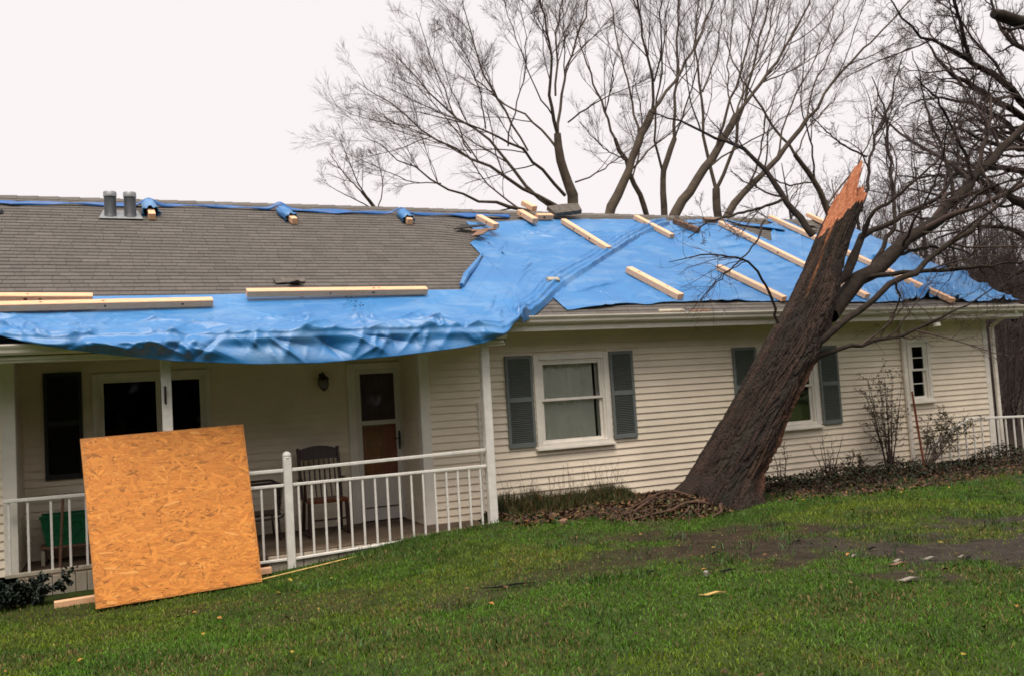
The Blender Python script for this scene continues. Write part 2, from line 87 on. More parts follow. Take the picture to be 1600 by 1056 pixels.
class MB:
    """collects boxes, bars and tubes of one part"""
    def __init__(s): s.v = []; s.f = []
    def add(s, V, F):
        n = len(s.v); s.v += [tuple(p) for p in V]; s.f += [tuple(i+n for i in q) for q in F]; return s
    def box(s, x0, x1, y0, y1, z0, z1):
        V = [(x, y, z) for x in (x0, x1) for y in (y0, y1) for z in (z0, z1)]
        return s.add(V, [(0, 1, 3, 2), (4, 6, 7, 5), (0, 4, 5, 1), (2, 3, 7, 6), (0, 2, 6, 4), (1, 5, 7, 3)])
    def bar(s, p, q, w_, h_, up=(0, 0, 1), ch=.0):
        p, q, up = vec(p), vec(q), vec(up); d = (q-p).normalized(); sd = d.cross(up).normalized(); u = sd.cross(d).normalized()
        a, b = w_/2, h_/2
        if ch > 0: prof = [(-a+ch, -b), (a-ch, -b), (a, -b+ch), (a, b-ch), (a-ch, b), (-a+ch, b), (-a, b-ch), (-a, -b+ch)]
        else: prof = [(-a, -b), (a, -b), (a, b), (-a, b)]
        n = len(prof)
        V = [e+sd*x+u*y for e in (p, q) for x, y in prof]
        F = [(i, (i+1) % n, n+(i+1) % n, n+i) for i in range(n)]+[tuple(range(n-1, -1, -1)), tuple(range(n, 2*n))]
        return s.add(V, F)
    def tube(s, pts, r, n=8, closed=False):
        pts = [vec(p) for p in pts]; rs = r if isinstance(r, (list, tuple)) else [r]*len(pts); V = []; F = []
        ref = Vector((.3, .1, 1)).normalized() if abs((pts[-1]-pts[0]).normalized().z) < .9 or closed else Vector((1, .2, 0)).normalized()
        K = len(pts)
        for i, p in enumerate(pts):
            if closed: d = pts[(i+1) % K]-pts[i-1]
            else: d = pts[min(i+1, K-1)]-pts[max(i-1, 0)]
            d.normalize(); a = d.cross(ref)
            if a.length < .05: a = d.cross(Vector((1, 0, .1)))
            a.normalize(); b = d.cross(a)
            V += [p+(a*math.cos(t)+b*math.sin(t))*rs[i] for t in (2*math.pi*j/n for j in range(n))]
        for i in range(K if closed else K-1):
            i2 = (i+1) % K
            F += [(i*n+j, i*n+(j+1) % n, i2*n+(j+1) % n, i2*n+j) for j in range(n)]
        if not closed: F += [tuple(range(n-1, -1, -1)), tuple(range((K-1)*n, K*n))]
        return s.add(V, F)
    def lathe(s, c, prof, n=16):
        V = []; F = []
        for r, z in prof: V += [(c[0]+r*math.cos(2*math.pi*j/n), c[1]+r*math.sin(2*math.pi*j/n), c[2]+z) for j in range(n)]
        for i in range(len(prof)-1): F += [(i*n+j, i*n+(j+1) % n, (i+1)*n+(j+1) % n, (i+1)*n+j) for j in range(n)]
        F += [tuple(range(n-1, -1, -1)), tuple(range((len(prof)-1)*n, len(prof)*n))]
        return s.add(V, F)
    def build(s, name, mat, parent=None, org=None, smooth=False, bevel=0):
        me = bpy.data.meshes.new(name); me.from_pydata(s.v, [], s.f)
        if bevel:
            bm = bmesh.new(); bm.from_mesh(me)
            bmesh.ops.bevel(bm, geom=[e for e in bm.edges], offset=bevel, segments=1, affect='EDGES', clamp_overlap=True)
            bm.to_mesh(me); bm.free()
        if smooth:
            me.polygons.foreach_set('use_smooth', np.ones(len(me.polygons), bool))
            me.set_sharp_from_angle(angle=R_(40))
        me.update(); return link(name, me, mat, parent, org)

# value noise on numpy arrays
_tab = np.random.default_rng(3).random((256, 256))
def vn(x, y):
    x = np.asarray(x, float); y = np.asarray(y, float)
    xi = np.floor(x).astype(int); yi = np.floor(y).astype(int); fx = x-xi; fy = y-yi
    fx = fx*fx*(3-2*fx); fy = fy*fy*(3-2*fy)
    g = lambda a, b: _tab[a & 255, b & 255]
    return (g(xi, yi)*(1-fx)+g(xi+1, yi)*fx)*(1-fy)+(g(xi, yi+1)*(1-fx)+g(xi+1, yi+1)*fx)*fy
def fbm(x, y, o=4):
    s = 0; a = .5; t = 0
    for i in range(o): s = s+a*vn(x*2**i+17*i, y*2**i+31*i); t += a; a *= .5
    return s/t
def ridge(x, y): return 1-np.abs(2*vn(x, y)-1)
def sst(a, b, x):
    t = np.clip((np.asarray(x, float)-a)/(b-a), 0, 1); return t*t*(3-2*t)

# ------------------------------------------------------------------ materials
def srgb(r, g, b):
    return tuple(((c/255)/12.92 if c/255 <= .04045 else ((c/255+.055)/1.055)**2.4) for c in (r, g, b))
def material(name, col, rough=.6, var=.12, scale=6, bump=.0, bscale=60, spec=.5, stretch=(1, 1, 1), col2=None, attr=False, metal=0, coords='Object', dist=.02, thresh=None):
    m = bpy.data.materials.new(name); m.use_nodes = True; n = m.node_tree.nodes; L = m.node_tree.links
    b = n['Principled BSDF']; b.inputs['Roughness'].default_value = rough; b.inputs['Metallic'].default_value = metal
    b.inputs['Specular IOR Level'].default_value = spec
    tc = n.new('ShaderNodeTexCoord'); mp = n.new('ShaderNodeMapping'); mp.inputs['Scale'].default_value = stretch
    L.new(n.new('ShaderNodeNewGeometry').outputs['Position'] if coords == 'World' else tc.outputs[coords], mp.inputs[0])
    nz = n.new('ShaderNodeTexNoise'); nz.inputs['Scale'].default_value = scale; nz.inputs['Detail'].default_value = 6; nz.inputs['Roughness'].default_value = .62
    L.new(mp.outputs[0], nz.inputs['Vector'])
    mix = n.new('ShaderNodeMix'); mix.data_type = 'RGBA'
    if attr:
        at = n.new('ShaderNodeAttribute'); at.attribute_name = 'Col'
        mix.blend_type = 'MULTIPLY'; mix.inputs[0].default_value = 1
        rp = n.new('ShaderNodeMapRange'); rp.inputs[1].default_value = .25; rp.inputs[2].default_value = .75
        rp.inputs[3].default_value = 1-var; rp.inputs[4].default_value = 1+var
        L.new(nz.outputs[0], rp.inputs[0]); L.new(at.outputs['Color'], mix.inputs[6]); L.new(rp.outputs[0], mix.inputs[7])
    else:
        c2 = col2 or tuple(c*(1-2*var) for c in col)
        c1 = col if col2 else tuple(min(1, c*(1+var)) for c in col)
        rp = n.new('ShaderNodeMapRange'); lo, hi = thresh or (.3, .7); rp.inputs[1].default_value = lo; rp.inputs[2].default_value = hi
        L.new(nz.outputs[0], rp.inputs[0]); L.new(rp.outputs[0], mix.inputs[0])
        mix.inputs[6].default_value = (*c1, 1); mix.inputs[7].default_value = (*c2, 1)
    L.new(mix.outputs[2], b.inputs['Base Color'])
    if bump:
        bz = n.new('ShaderNodeTexNoise'); bz.inputs['Scale'].default_value = bscale; bz.inputs['Detail'].default_value = 5
        L.new(mp.outputs[0], bz.inputs['Vector'])
        bp = n.new('ShaderNodeBump'); bp.inputs['Strength'].default_value = bump; bp.inputs['Distance'].default_value = dist
        L.new(bz.outputs[0], bp.inputs['Height']); L.new(bp.outputs[0], b.inputs['Normal'])
    return m
M = {}
M['siding'] = material('vinyl_siding', (.88, .765, .61), .5, .07, 1.1, .06, 60, .35, (1.0, 1, 1.6), coords='World')
M['trim'] = material('white_trim', (.84, .79, .71), .45, .05, 5, .04, 50)
M['rail'] = material('rail_paint', (.80, .77, .72), .45, .07, 9, .1, 60)
M['gutter'] = material('gutter_enamel', (.84, .78, .69), .38, .09, 4, 0, stretch=(.3, 2, 2))
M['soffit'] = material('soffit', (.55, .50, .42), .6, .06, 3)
M['shutter'] = material('grey_green_shutter', (.165, .185, .178), .5, .07, 6)
M['dark_shutter'] = material('black_shutter', (.014, .013, .014), .5, .1, 6)
M['shingle'] = material('asphalt_shingle', (1, 1, 1), .92, .22, 26, .5, 220, .2, attr=True, dist=.01)
M['felt'] = material('roof_deck', (.03, .028, .027), .9, .2, 4)
M['tarp'] = material('blue_tarp', (.004, .138, .40), .50, .07, 1.6, .30, 46, .7, col2=(.008, .178, .46), dist=.012)
def dust_sheen(m):       # dust and scuffs on the sheeting, also painting in its white sheen
    n = m.node_tree.nodes; L = m.node_tree.links; b = n['Principled BSDF']; src = b.inputs['Base Color'].links[0].from_socket
    g = n.new('ShaderNodeNewGeometry'); mp = n.new('ShaderNodeMapping'); mp.inputs['Scale'].default_value = (.9, 1.6, 1.6); L.new(g.outputs['Position'], mp.inputs[0])
    z = n.new('ShaderNodeTexNoise'); z.inputs['Scale'].default_value = 1.3; z.inputs['Detail'].default_value = 8; z.inputs['Roughness'].default_value = .7; z.inputs['Distortion'].default_value = .8; L.new(mp.outputs[0], z.inputs['Vector'])
    r = n.new('ShaderNodeMapRange'); r.inputs[1].default_value = .47; r.inputs[2].default_value = .72; r.inputs[3].default_value = 0; r.inputs[4].default_value = .42; L.new(z.outputs[0], r.inputs[0])
    x = n.new('ShaderNodeMix'); x.data_type = 'RGBA'; x.inputs[7].default_value = (.26, .40, .56, 1); L.new(r.outputs[0], x.inputs[0]); L.new(src, x.inputs[6]); L.new(x.outputs[2], b.inputs['Base Color'])
dust_sheen(M['tarp'])
_b = M['tarp'].node_tree.nodes['Principled BSDF']; _b.inputs['Coat Weight'].default_value = .4; _b.inputs['Coat Roughness'].default_value = .45
M['tarp_hem'] = material('blue_tarp_hem', (.010, .11, .36), .45, .1, 6)
M['pine'] = material('fresh_pine', (.84, .53, .33), .6, .1, 9, .15, 40, .3, (1.2, 6, 6), col2=(.74, .39, .21))
M['pine_slope'] = material('fresh_pine_lengthwise', (.86, .57, .38), .6, .1, 9, .15, 40, .3, (6, 1.2, 3), col2=(.76, .42, .24))
M['knot'] = material('pine_knot', (.16, .06, .025), .6, .2, 30)
M['oldwood'] = material('weathered_wood', (.30, .18, .12), .8, .2, 8, .3, 40, .2, (4, 2, 4), col2=(.15, .085, .06))
M['osb'] = material('osb_core', (.50, .19, .035), .65, .15, 14, .1, 60)
M['flake'] = material('osb_flake', (1, 1, 1), .6, .12, 30, .1, 90, .35, attr=True)
M['bark'] = material('bark', (1, 1, 1), .8, .45, 9, 1, 24, .35, (2.2, 2.2, .6), dist=.09, attr=True)
M['torn'] = material('torn_wood', (.80, .36, .19), .75, .2, 8, 1, 26, .3, (3.5, 3.5, .30), col2=(.46, .105, .035), dist=.07)
M['limb'] = material('limb_bark', (.046, .034, .026), .9, .25, 9, .5, 40, .2, col2=(.017, .012, .010))
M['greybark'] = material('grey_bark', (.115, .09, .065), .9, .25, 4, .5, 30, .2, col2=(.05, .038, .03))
M['twig'] = material('twig', (.062, .038, .031), .9, .2, 2)
M['twig_wood'] = material('thicket', (.05, .032, .030), .9, .2, 2)
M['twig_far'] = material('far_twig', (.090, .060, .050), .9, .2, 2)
M['steel'] = material('galvanised', (.30, .31, .32), .5, .12, 12, metal=.6)
M['pvc'] = material('grey_pipe', (.05, .054, .062), .55, .08, 9)
M['black'] = material('black_metal', (.02, .017, .015), .45, .1, 20)
M['dwood'] = material('dark_walnut', (.042, .016, .011), .35, .2, 8, .1, 40, .5, (4, 4, 1))
M['rwood'] = material('red_walnut', (.17, .045, .017), .32, .2, 8, .1, 40, .5, (1, 4, 4))
M['doorwood'] = material('door_wood', (.34, .082, .032), .45, .2, 6, .1, 30, .4, (5, 5, .6))
M['storm'] = material('storm_door', (.73, .70, .65), .4, .04, 5)
M['curtain'] = material('sheer_curtain', (.88, .87, .79), .9, .06, 4)
M['curtain_d'] = material('lilac_curtain', (.70, .60, .64), .9, .15, 4)
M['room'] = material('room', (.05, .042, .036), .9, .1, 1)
M['concrete'] = material('porch_concrete', (.175, .125, .088), .8, .2, 3, .25, 50, .3, col2=(.085, .06, .042))
M['block'] = material('foundation_block', (.40, .34, .27), .85, .15, 5, .3, 60)
M['skirt'] = material('skirting', (.42, .37, .29), .7, .14, 4, .2, 40, .3, (2, 2, .5))
M['green'] = material('green_plastic', (.005, .14, .055), .4, .1, 6)
M['rust'] = material('rust', (.21, .05, .02), .85, .3, 20, .3, 80)
M['brass'] = material('lamp_glass', (.16, .14, .13), .15, .1, 8)
M['grass'] = material('grass_blade', (1, 1, 1), .55, .12, 3, 0, spec=.3, attr=True)
M['leaf'] = material('leaf', (1, 1, 1), .6, .1, 10, 0, spec=.3, attr=True)
M['white'] = material('pale_scrap', (.22, .20, .16), .6, .1, 12)
M['splint'] = material('splinter', (.60, .40, .13), .7, .2, 12, .2, 60)
def glass(name, tint, refl=.9):
    m = bpy.data.materials.new(name); m.use_nodes = True; n = m.node_tree.nodes; L = m.node_tree.links; n.remove(n['Principled BSDF'])
    tr = n.new('ShaderNodeBsdfTransparent'); tr.inputs[0].default_value = (*tint, 1)
    gl = n.new('ShaderNodeBsdfGlossy'); gl.inputs['Roughness'].default_value = .03
    tc = n.new('ShaderNodeTexCoord'); nz = n.new('ShaderNodeTexNoise'); nz.inputs['Scale'].default_value = 3
    bp = n.new('ShaderNodeBump'); bp.inputs['Strength'].default_value = .03; L.new(tc.outputs['Object'], nz.inputs['Vector'])
    L.new(nz.outputs[0], bp.inputs['Height']); L.new(bp.outputs[0], gl.inputs['Normal'])
    fr = n.new('ShaderNodeFresnel'); fr.inputs[0].default_value = 1.5
    mu = n.new('ShaderNodeMath'); mu.operation = 'MULTIPLY'; mu.inputs[1].default_value = refl; L.new(fr.outputs[0], mu.inputs[0])
    mxs = n.new('ShaderNodeMixShader'); L.new(mu.outputs[0], mxs.inputs[0]); L.new(tr.outputs[0], mxs.inputs[1]); L.new(gl.outputs[0], mxs.inputs[2])
    L.new(mxs.outputs[0], n['Material Output'].inputs[0]); return m
M['glass'] = glass('window_glass', (.95, .96, .95)); M['screen'] = glass('screened_glass', (.62, .60, .62), .3)

# ------------------------------------------------------------------ ground
def gz(x, y):
    x = np.asarray(x, float); y = np.asarray(y, float)
    d = -.285*(1-sst(.9, 4.6, x))*sst(-6.5, -1.4, y)
    d = d-.085*sst(7.5, 10.5, x)*sst(-4, -.8, y)
    d = d-.03*sst(-6, -3, y)*(1-sst(-1.2, -.4, y))
    far = sst(14, 60, np.hypot(x-4, y+4)); 
    d = d-.40*sst(-.92, -.78, y)*(1-sst(4.46, 4.62, x))*sst(-1.3, -1.1, x)*(1-(1-sst(-.4, -.2, y))*(1-sst(.1, .35, x)))
    bumps = (fbm(x*.9, y*.9, 3)-.5)*.07+(fbm(x*4, y*4, 3)-.5)*.025
    return d+bumps*(1-.6*far)*sst(.3, -.6, y)-.006
MUD = [(2.6, -4.5), (3.6, -4.35), (4.6, -4.0), (5.6, -4.1), (6.3, -4.9), (7.0, -5.7), (9, -6.9)]
def mudmask(x, y):
    x = np.asarray(x, float); y = np.asarray(y, float); best = np.full(x.shape, 9.)
    for (x0, y0), (x1, y1) in zip(MUD[:-1], MUD[1:]):
        t = np.clip(((x-x0)*(x1-x0)+(y-y0)*(y1-y0))/((x1-x0)**2+(y1-y0)**2), 0, 1)
        best = np.minimum(best, np.hypot(x-x0-t*(x1-x0), y-y0-t*(y1-y0)))
    wd = .25+.85*sst(3.2, 5.6, x)
    n = fbm(x*1.7+5, y*1.7, 4)
    n3 = fbm(x*5+9, y*5+2, 3)
    m = np.clip(1.5-best/wd+(n-.5)*3.4+(n3-.5)*1.6, 0, 1)*(.55+.42*sst(3.4, 5.4, x))
    bed = sst(-1.55, -1.0, y+(n-.5)*.6)*sst(4.4, 4.8, x)*sst(.3, 0, y)
    bed2 = sst(-2.35, -1.75, y+(n-.5)*.7)*sst(8.2, 9.5, x)
    spots = sst(.60, .72, fbm(x*.8+40, y*.8+3, 4))*.35*sst(-6.6, -5.2, y)
    return np.clip(np.maximum(np.maximum(m, bed), np.maximum(bed2*.9, spots)), 0, 1)
def lin(a, b, n): return np.linspace(a, b, n, endpoint=False)
gx = np.concatenate([lin(-400, -40, 12), lin(-40, -7, 14), lin(-7, 18, 240), lin(18, 60, 20), np.linspace(60, 400, 12)])
gy = np.concatenate([lin(-200, -30, 8), lin(-30, -11, 12), lin(-11, .4, 130), lin(.4, 60, 24), np.linspace(60, 500, 12)])
GX, GY = np.meshgrid(gx, gy); nx, ny = len(gx), len(gy)
GZ = gz(GX, GY); GZ = GZ+np.where((GY > 30), (GY-30)*.03, 0)
V = np.stack([GX, GY, GZ], -1).reshape(-1, 3)
ii = (np.arange(ny-1)[:, None]*nx+np.arange(nx-1)[None, :]).ravel()
F = np.stack([ii, ii+1, ii+nx+1, ii+nx], 1)
mm = mudmask(GX, GY).reshape(-1, 1)
gcol = np.array([.036, .055, .010])*(1-mm)+np.array([.034, .022, .0145])*mm
far_ = (sst(.6, 3, GY)).reshape(-1, 1); gcol = gcol*(1-far_)+np.array([.030, .020, .014])*far_
wet = (sst(5.2, 6.5, GX)*sst(-7.5, -6.2, GY)*(1-sst(-5.0, -4.2, GY))).reshape(-1, 1)
gcol = gcol*(1-.35*wet*mm)+np.array([.045, .043, .042])*.35*wet*mm
M['soil'] = material('soil_and_moss', (1, 1, 1), .85, .55, 5, 1, 26, .15, attr=True, dist=.04)
o = link('ground', np_mesh('ground', V, F, True, gcol), M['soil']); tag(o, kind='structure', label='damp lawn ground with bare muddy patches')
# ------------------------------------------------------------------ house
T29 = math.tan(R_(29)); C29, S29 = math.cos(R_(29)), math.sin(R_(29))
def rz(y): return 2.70+T29*(y+.5)
NRM = Vector((0, -S29, C29))
RIDGE = 4.08
house = thing('ranch_house', 'long cream sided ranch house with grey shingle roof half covered by blue tarps', 'house', (7, 2, 0))
EXP = .1016
def board_mesh():
    prof = [(-.003, .112), (-.024, .006), (-.0245, .0), (-.020, .0), (-.019, .004), (-.001, .006), (.004, .0), (.004, .112)]
    n = len(prof); V = [(x, y, z) for x in (0, 1) for y, z in prof]
    F = [(i, n+i, n+(i+1) % n, (i+1) % n) for i in range(n)]+[tuple(range(n)), tuple(range(2*n-1, n-1, -1))]
    me = bpy.data.meshes.new('siding_board'); me.from_pydata(V, [], F); me.materials.append(M['siding']); me.update(); return me
BOARD = board_mesh()
def wall(name, p0, ang, length, z0, z1, holes=()):
    """course by course; p0 = world start of the wall face, ang = heading of its run"""
    o0 = origin_of(house); c, s = math.cos(ang), math.sin(ang)
    back = MB()
    a = vec((p0[0]-s*.004, p0[1]+c*.004, 0))
    # sheathing strips between the holes
    xs = sorted({0, length, *[h[0] for h in holes], *[h[1] for h in holes]})
    for xa, xb in zip(xs[:-1], xs[1:]):
        zz = [(z0, z1)]
        for h in holes:
            if h[0] < (xa+xb)/2 < h[1]:
                zz = [q for (u, v) in zz for q in ((u, min(v, h[2])), (max(u, h[3]), v)) if q[1]-q[0] > .01]
        for u, v in zz:
            P = [vec((p0[0]+c*x-s*y, p0[1]+s*x+c*y, z)) for x in (xa, xb) for y in (.0045, .02) for z in (u, v)]
            back.add(P, [(0, 1, 3, 2), (4, 6, 7, 5), (0, 4, 5, 1), (2, 3, 7, 6), (0, 2, 6, 4), (1, 5, 7, 3)])
    wo_ = back.build(name, M['siding'], house)
    k = 0; z = z0
    while z < z1-.02:
        segs = [(0, length)]
        for h in holes:
            if z+EXP*.5 > h[2] and z+EXP*.5 < h[3]:
                segs = [q for (u, v) in segs for q in ((u, min(v, h[0])), (max(u, h[1]), v)) if q[1]-q[0] > .02]
        cut = []
        for u, v in segs:       # vinyl comes in lengths: staggered end joints
            off_ = (k*1.37) % 3.66; c_ = u
            for q_ in np.arange(off_-3.66, v, 3.66):
                if q_ > c_+.35 and q_ < v-.35: cut.append((c_, float(q_))); c_ = float(q_)-.025
            cut.append((c_, v))
        k += 1
        for u, v in cut:
            b = bpy.data.objects.new('siding_board', BOARD); COL.objects.link(b); b.parent = wo_
            jz = random.uniform(-.0012, .0012); jn = random.uniform(0, .0016); b.location = (p0[0]+c*u+s*jn-o0.x, p0[1]+s*u-c*jn-o0.y, z+jz-o0.z); b.rotation_euler = (0, random.uniform(-.0005, .0005), ang); b.scale = (v-u, 1, 1)
        z += EXP
    return wo_
WIN1 = (5.56, 6.82, .82, 2.19); WIN2 = (9.66, 10.92, .78, 2.15); WIN3 = (13.06, 13.62, 1.05, 2.18)
wall('front_wall', (3.83, 0), 0, 15.15-3.83, -.10, 2.60, [tuple([a[0]-3.83, a[1]-3.83, a[2], a[3]]) for a in (WIN1, WIN2, WIN3)])
PW = (-.33, 1.13, .92, 2.23); DOOR = (3.02, 4.0, -.10, 2.22)
wall('porch_wall', (-1.15, 1.0), 0, 3.83+1.15, -.09, 2.46, [(PW[0]+1.15, PW[1]+1.15, PW[2], PW[3]), (DOOR[0]+1.15, 4.98, DOOR[2], DOOR[3])])
wall('return_wall', (3.83, 1.0), -math.pi/2, 1.0, -.09, 2.46)
wall('far_left_wall', (-5.0, 0), 0, 5.0-1.15, -.09, 2.6)
wall('left_return_wall', (-1.15, 0), math.pi/2, 1.0, -.09, 2.46)
wall('gable_wall', (15.15, 0), math.pi/2, 8.1, -.10, 2.75)
# gable triangle, back wall, inner floor and ceiling keep the rooms dark
b = MB(); b.add([(15.13, 0, 2.7), (15.13, 8.1, 2.7), (15.13, 4.08, 5.1), (15.17, 0, 2.7), (15.17, 8.1, 2.7), (15.17, 4.08, 5.1)], [(0, 1, 2), (5, 4, 3), (0, 3, 4, 1), (1, 4, 5, 2), (2, 5, 3, 0)])
b.build('gable', M['siding'], house)
MB().box(-5, 15.15, 8.1, 8.16, -.1, 2.7).build('back_wall', M['siding'], house)
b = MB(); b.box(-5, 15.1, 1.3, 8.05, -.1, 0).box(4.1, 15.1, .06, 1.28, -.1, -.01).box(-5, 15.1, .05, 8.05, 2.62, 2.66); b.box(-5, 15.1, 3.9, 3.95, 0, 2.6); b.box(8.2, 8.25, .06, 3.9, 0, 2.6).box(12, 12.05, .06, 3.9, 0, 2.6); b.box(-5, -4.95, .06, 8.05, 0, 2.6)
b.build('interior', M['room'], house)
# foundation strip under the front wall
MB().box(3.9, 15.12, .012, .12, -.5, -.105).build('foundation', M['block'], house)

# corner boards
def corner(x0, x1, y0, y1, z0, z1): return MB().box(x0, x1, y0, y1, z0, z1).build('corner_board', M['trim'], house, bevel=.004)
corner(3.80, 3.94, -.028, .03, -.09, 2.47)
corner(3.80, 3.826, .031, .13, -.09, 2.45)
corner(15.06, 15.185, -.030, .05, -.15, 2.60)
corner(-1.265, -1.12, -.028, .03, -.09, 2.45)
corner(-1.146, -1.12, .031, .12, -.09, 2.45)
corner(12.96, 13.05, -.026, .01, -.10, 2.60)

def window(name, W, Y, curtain=None, pane=M['glass'], trim=.085, muntin=False, label=None, meeting=True, dark=False):
    x0, x1, z0, z1 = W; w_ = bpy.data.objects.new(name, None)
    fr = MB(); yo, yi = Y-.045, Y+.05; t_ = trim; tm = M['trim']
    fr.box(x0, x0+t_, yo, yi, z0, z1).box(x1-t_, x1, yo, yi, z0, z1).box(x0+t_, x1-t_, yo, yi, z1-t_, z1).box(x0+t_, x1-t_, yo, yi, z0, z0+t_*.8)
    fo = fr.build('window', tm, house, bevel=.005)
    if label: fo['label'] = label
    a0, a1, c0, c1 = x0+t_, x1-t_, z0+t_*.8, z1-t_
    MB().box(x0-.03, x1+.03, Y-.085, Y+.01, z0-.035, z0-.002).build('sill', tm, fo, bevel=.004)
    st = .045; mid = (c0+c1)/2
    jam = MB(); jam.box(a0, a0+.03, Y-.02, Y+.055, c0, c1).box(a1-.03, a1, Y-.02, Y+.055, c0, c1).box(a0+.03, a1-.03, Y-.02, Y+.055, c1-.03, c1); jam.build('stop', tm, fo)
    a0 += .03; a1 -= .03; c1 -= .03
    def sash(u0, u1, y):
        s = MB(); s.box(a0, a0+st, y, y+.03, u0, u1).box(a1-st, a1, y, y+.03, u0, u1).box(a0+st, a1-st, y, y+.03, u1-st*.85, u1).box(a0+st, a1-st, y, y+.03, u0, u0+st*.85)
        so = s.build('sash', tm, fo, bevel=.003)
        MB().box(a0+st-.004, a1-st+.004, y+.012, y+.016, u0+st*.8, u1-st*.8).build('pane', pane, fo)
        if muntin:
            mu = MB(); mu.box(a0+st, a1-st, y+.006, y+.011, (u0+u1)/2-.009, (u0+u1)/2+.009); mu.build('muntin', tm, fo)
    if meeting:
        sash(mid, c1, Y-.012); sash(c0, mid+.035, Y+.022)
    else: sash(c0, c1, Y)
    if curtain is not None:
        for (u0, u1, yy, mt, amp) in curtain:
            n = 70; xs = np.linspace(a0+(a1-a0)*u0, a0+(a1-a0)*u1, n); ys = Y+yy+amp*np.sin(xs*55+2*np.sin(xs*9))+amp*.6*np.sin(xs*23)
            Vv = [(xs[i], ys[i]+(.01 if k else 0), (c0-.02, c1+.02)[k]) for k in (0, 1) for i in range(n)]
            me = np_mesh('curtain', Vv, [(i, i+1, n+i+1, n+i) for i in range(n-1)], True); link('curtain', me, mt, fo)
    return fo
window('window', WIN1, 0, [(0, .90, .09, M['curtain'], .012), (.95, 1.0, .09, M['curtain'], .012)])
window('window', WIN2, 0, [(0, .45, .11, M['curtain'], .012)], label='window half hidden behind the leaning trunk')
window('window', WIN3, 0, [(0, .3, .12, M['curtain'], .01)], trim=.07, muntin=True, label='small narrow window near the far corner')
window('window', PW, 1.0, None, pane=M['screen'], trim=.06, meeting=False, label='dark picture window in the shade of the porch')
MB().box(.44, .50, .985, 1.045, PW[2]+.05, PW[3]-.06).build('mullion', M['trim'], house)

def shutter(x0, x1, z0, z1, Y, mat, label=None):
    s = MB(); y0, y1 = Y-.052, Y-.018; st = .045; mz = z0+(z1-z0)*.52
    s.box(x0, x0+st, y0, y1, z0, z1).box(x1-st, x1, y0, y1, z0, z1).box(x0+st, x1-st, y0, y1, z1-.05, z1).box(x0+st, x1-st, y0, y1, z0, z0+.07).box(x0+st, x1-st, y0, y1, mz-.035, mz+.035)
    so = s.build('shutter', mat, house, bevel=.003)
    if label: so['label'] = label
    lv = MB()
    for u, v in ((z0+.07, mz-.035), (mz+.035, z1-.05)):
        n = int((v-u)/.026)
        for i in range(n):
            z = u+(i+.5)*(v-u)/n
            lv.bar((x0+st, (y0+y1)/2, z), (x1-st, (y0+y1)/2, z), .006, .030, (0, -.62, .78))
    lv.box(x0+st, x1-st, y1-.005, y1-.002, z0+.07, z1-.05)
    tag(lv.build('louvres', mat, so), kind='stuff')
shutter(5.10, 5.535, .85, 2.185, 0, M['shutter']); shutter(6.845, 7.26, .86, 2.195, 0, M['shutter'])
shutter(9.16, 9.63, .80, 2.17, 0, M['shutter']); shutter(10.965, 11.395, .79, 2.13, 0, M['shutter'])
shutter(-.895, -.45, .90, 2.265, 1.0, M['dark_shutter'], 'black louvred shutter beside the porch picture window')

# front door: storm door over a brown panelled door
d = bpy.data.objects
fr = MB(); fr.box(3.02, 3.14, .955, 1.06, -.09, 2.22).box(3.83-.03, 3.829, .955, 1.06, -.09, 2.22)
fr.box(3.14, 3.80, .955, 1.06, 2.13, 2.22)
fo = fr.build('door_frame', M['trim'], house, bevel=.004)
dz0, dz1 = -.075, 2.128
MB().box(3.145, 3.797, 1.02, 1.055, dz0, dz1).build('inner_door', M['doorwood'], house)
dp = MB()
for (u0, u1) in ((3.22, 3.45), (3.50, 3.73)):
    for (v0, v1) in ((.25, .62), (.70, 1.28), (1.36, 1.95)): dp.box(u0, u1, 1.012, 1.021, v0, v1)
MB_in = dp.build('door_panel', M['doorwood'], house, bevel=.004)
sd = MB(); y0, y1 = .965, .995
sd.box(3.143, 3.215, y0, y1, dz0, dz1).box(3.725, 3.798, y0, y1, dz0, dz1).box(3.215, 3.725, y0, y1, 2.06, dz1).box(3.215, 3.725, y0, y1, 1.31, 1.375)
sd.box(3.215, 3.725, y0, y1, .12, .56).box(3.215, 3.725, y0, y1, dz0, .10)
so = sd.build('storm_door', M['storm'], house, bevel=.004)
MB().box(3.215, 3.725, y0+.012, y0+.016, 1.375, 2.06).build('pane', M['screen'], so)
MB().box(3.215, 3.725, y0+.012, y0+.016, .56, 1.31).build('pane', M['glass'], so)
n = 60; xs = np.linspace(3.21, 3.73, n); ys = 1.004+.004*np.sin(xs*70)
link('curtain', np_mesh('curtain', [(xs[i], ys[i], (1.37, 2.07)[k]) for k in (0, 1) for i in range(n)], [(i, i+1, n+i+1, n+i) for i in range(n-1)], True), M['curtain_d'], so)
h = MB(); h.box(3.752, 3.775, .945, .966, .93, 1.20); h.bar((3.764, .935, 1.09), (3.69, .93, 1.09), .016, .016); h.tube([(3.764, .95, 1.18), (3.764, .92, 1.15), (3.764, .92, 1.0), (3.764, .95, .97)], .009)
h.build('handle', M['black'], so, smooth=True)

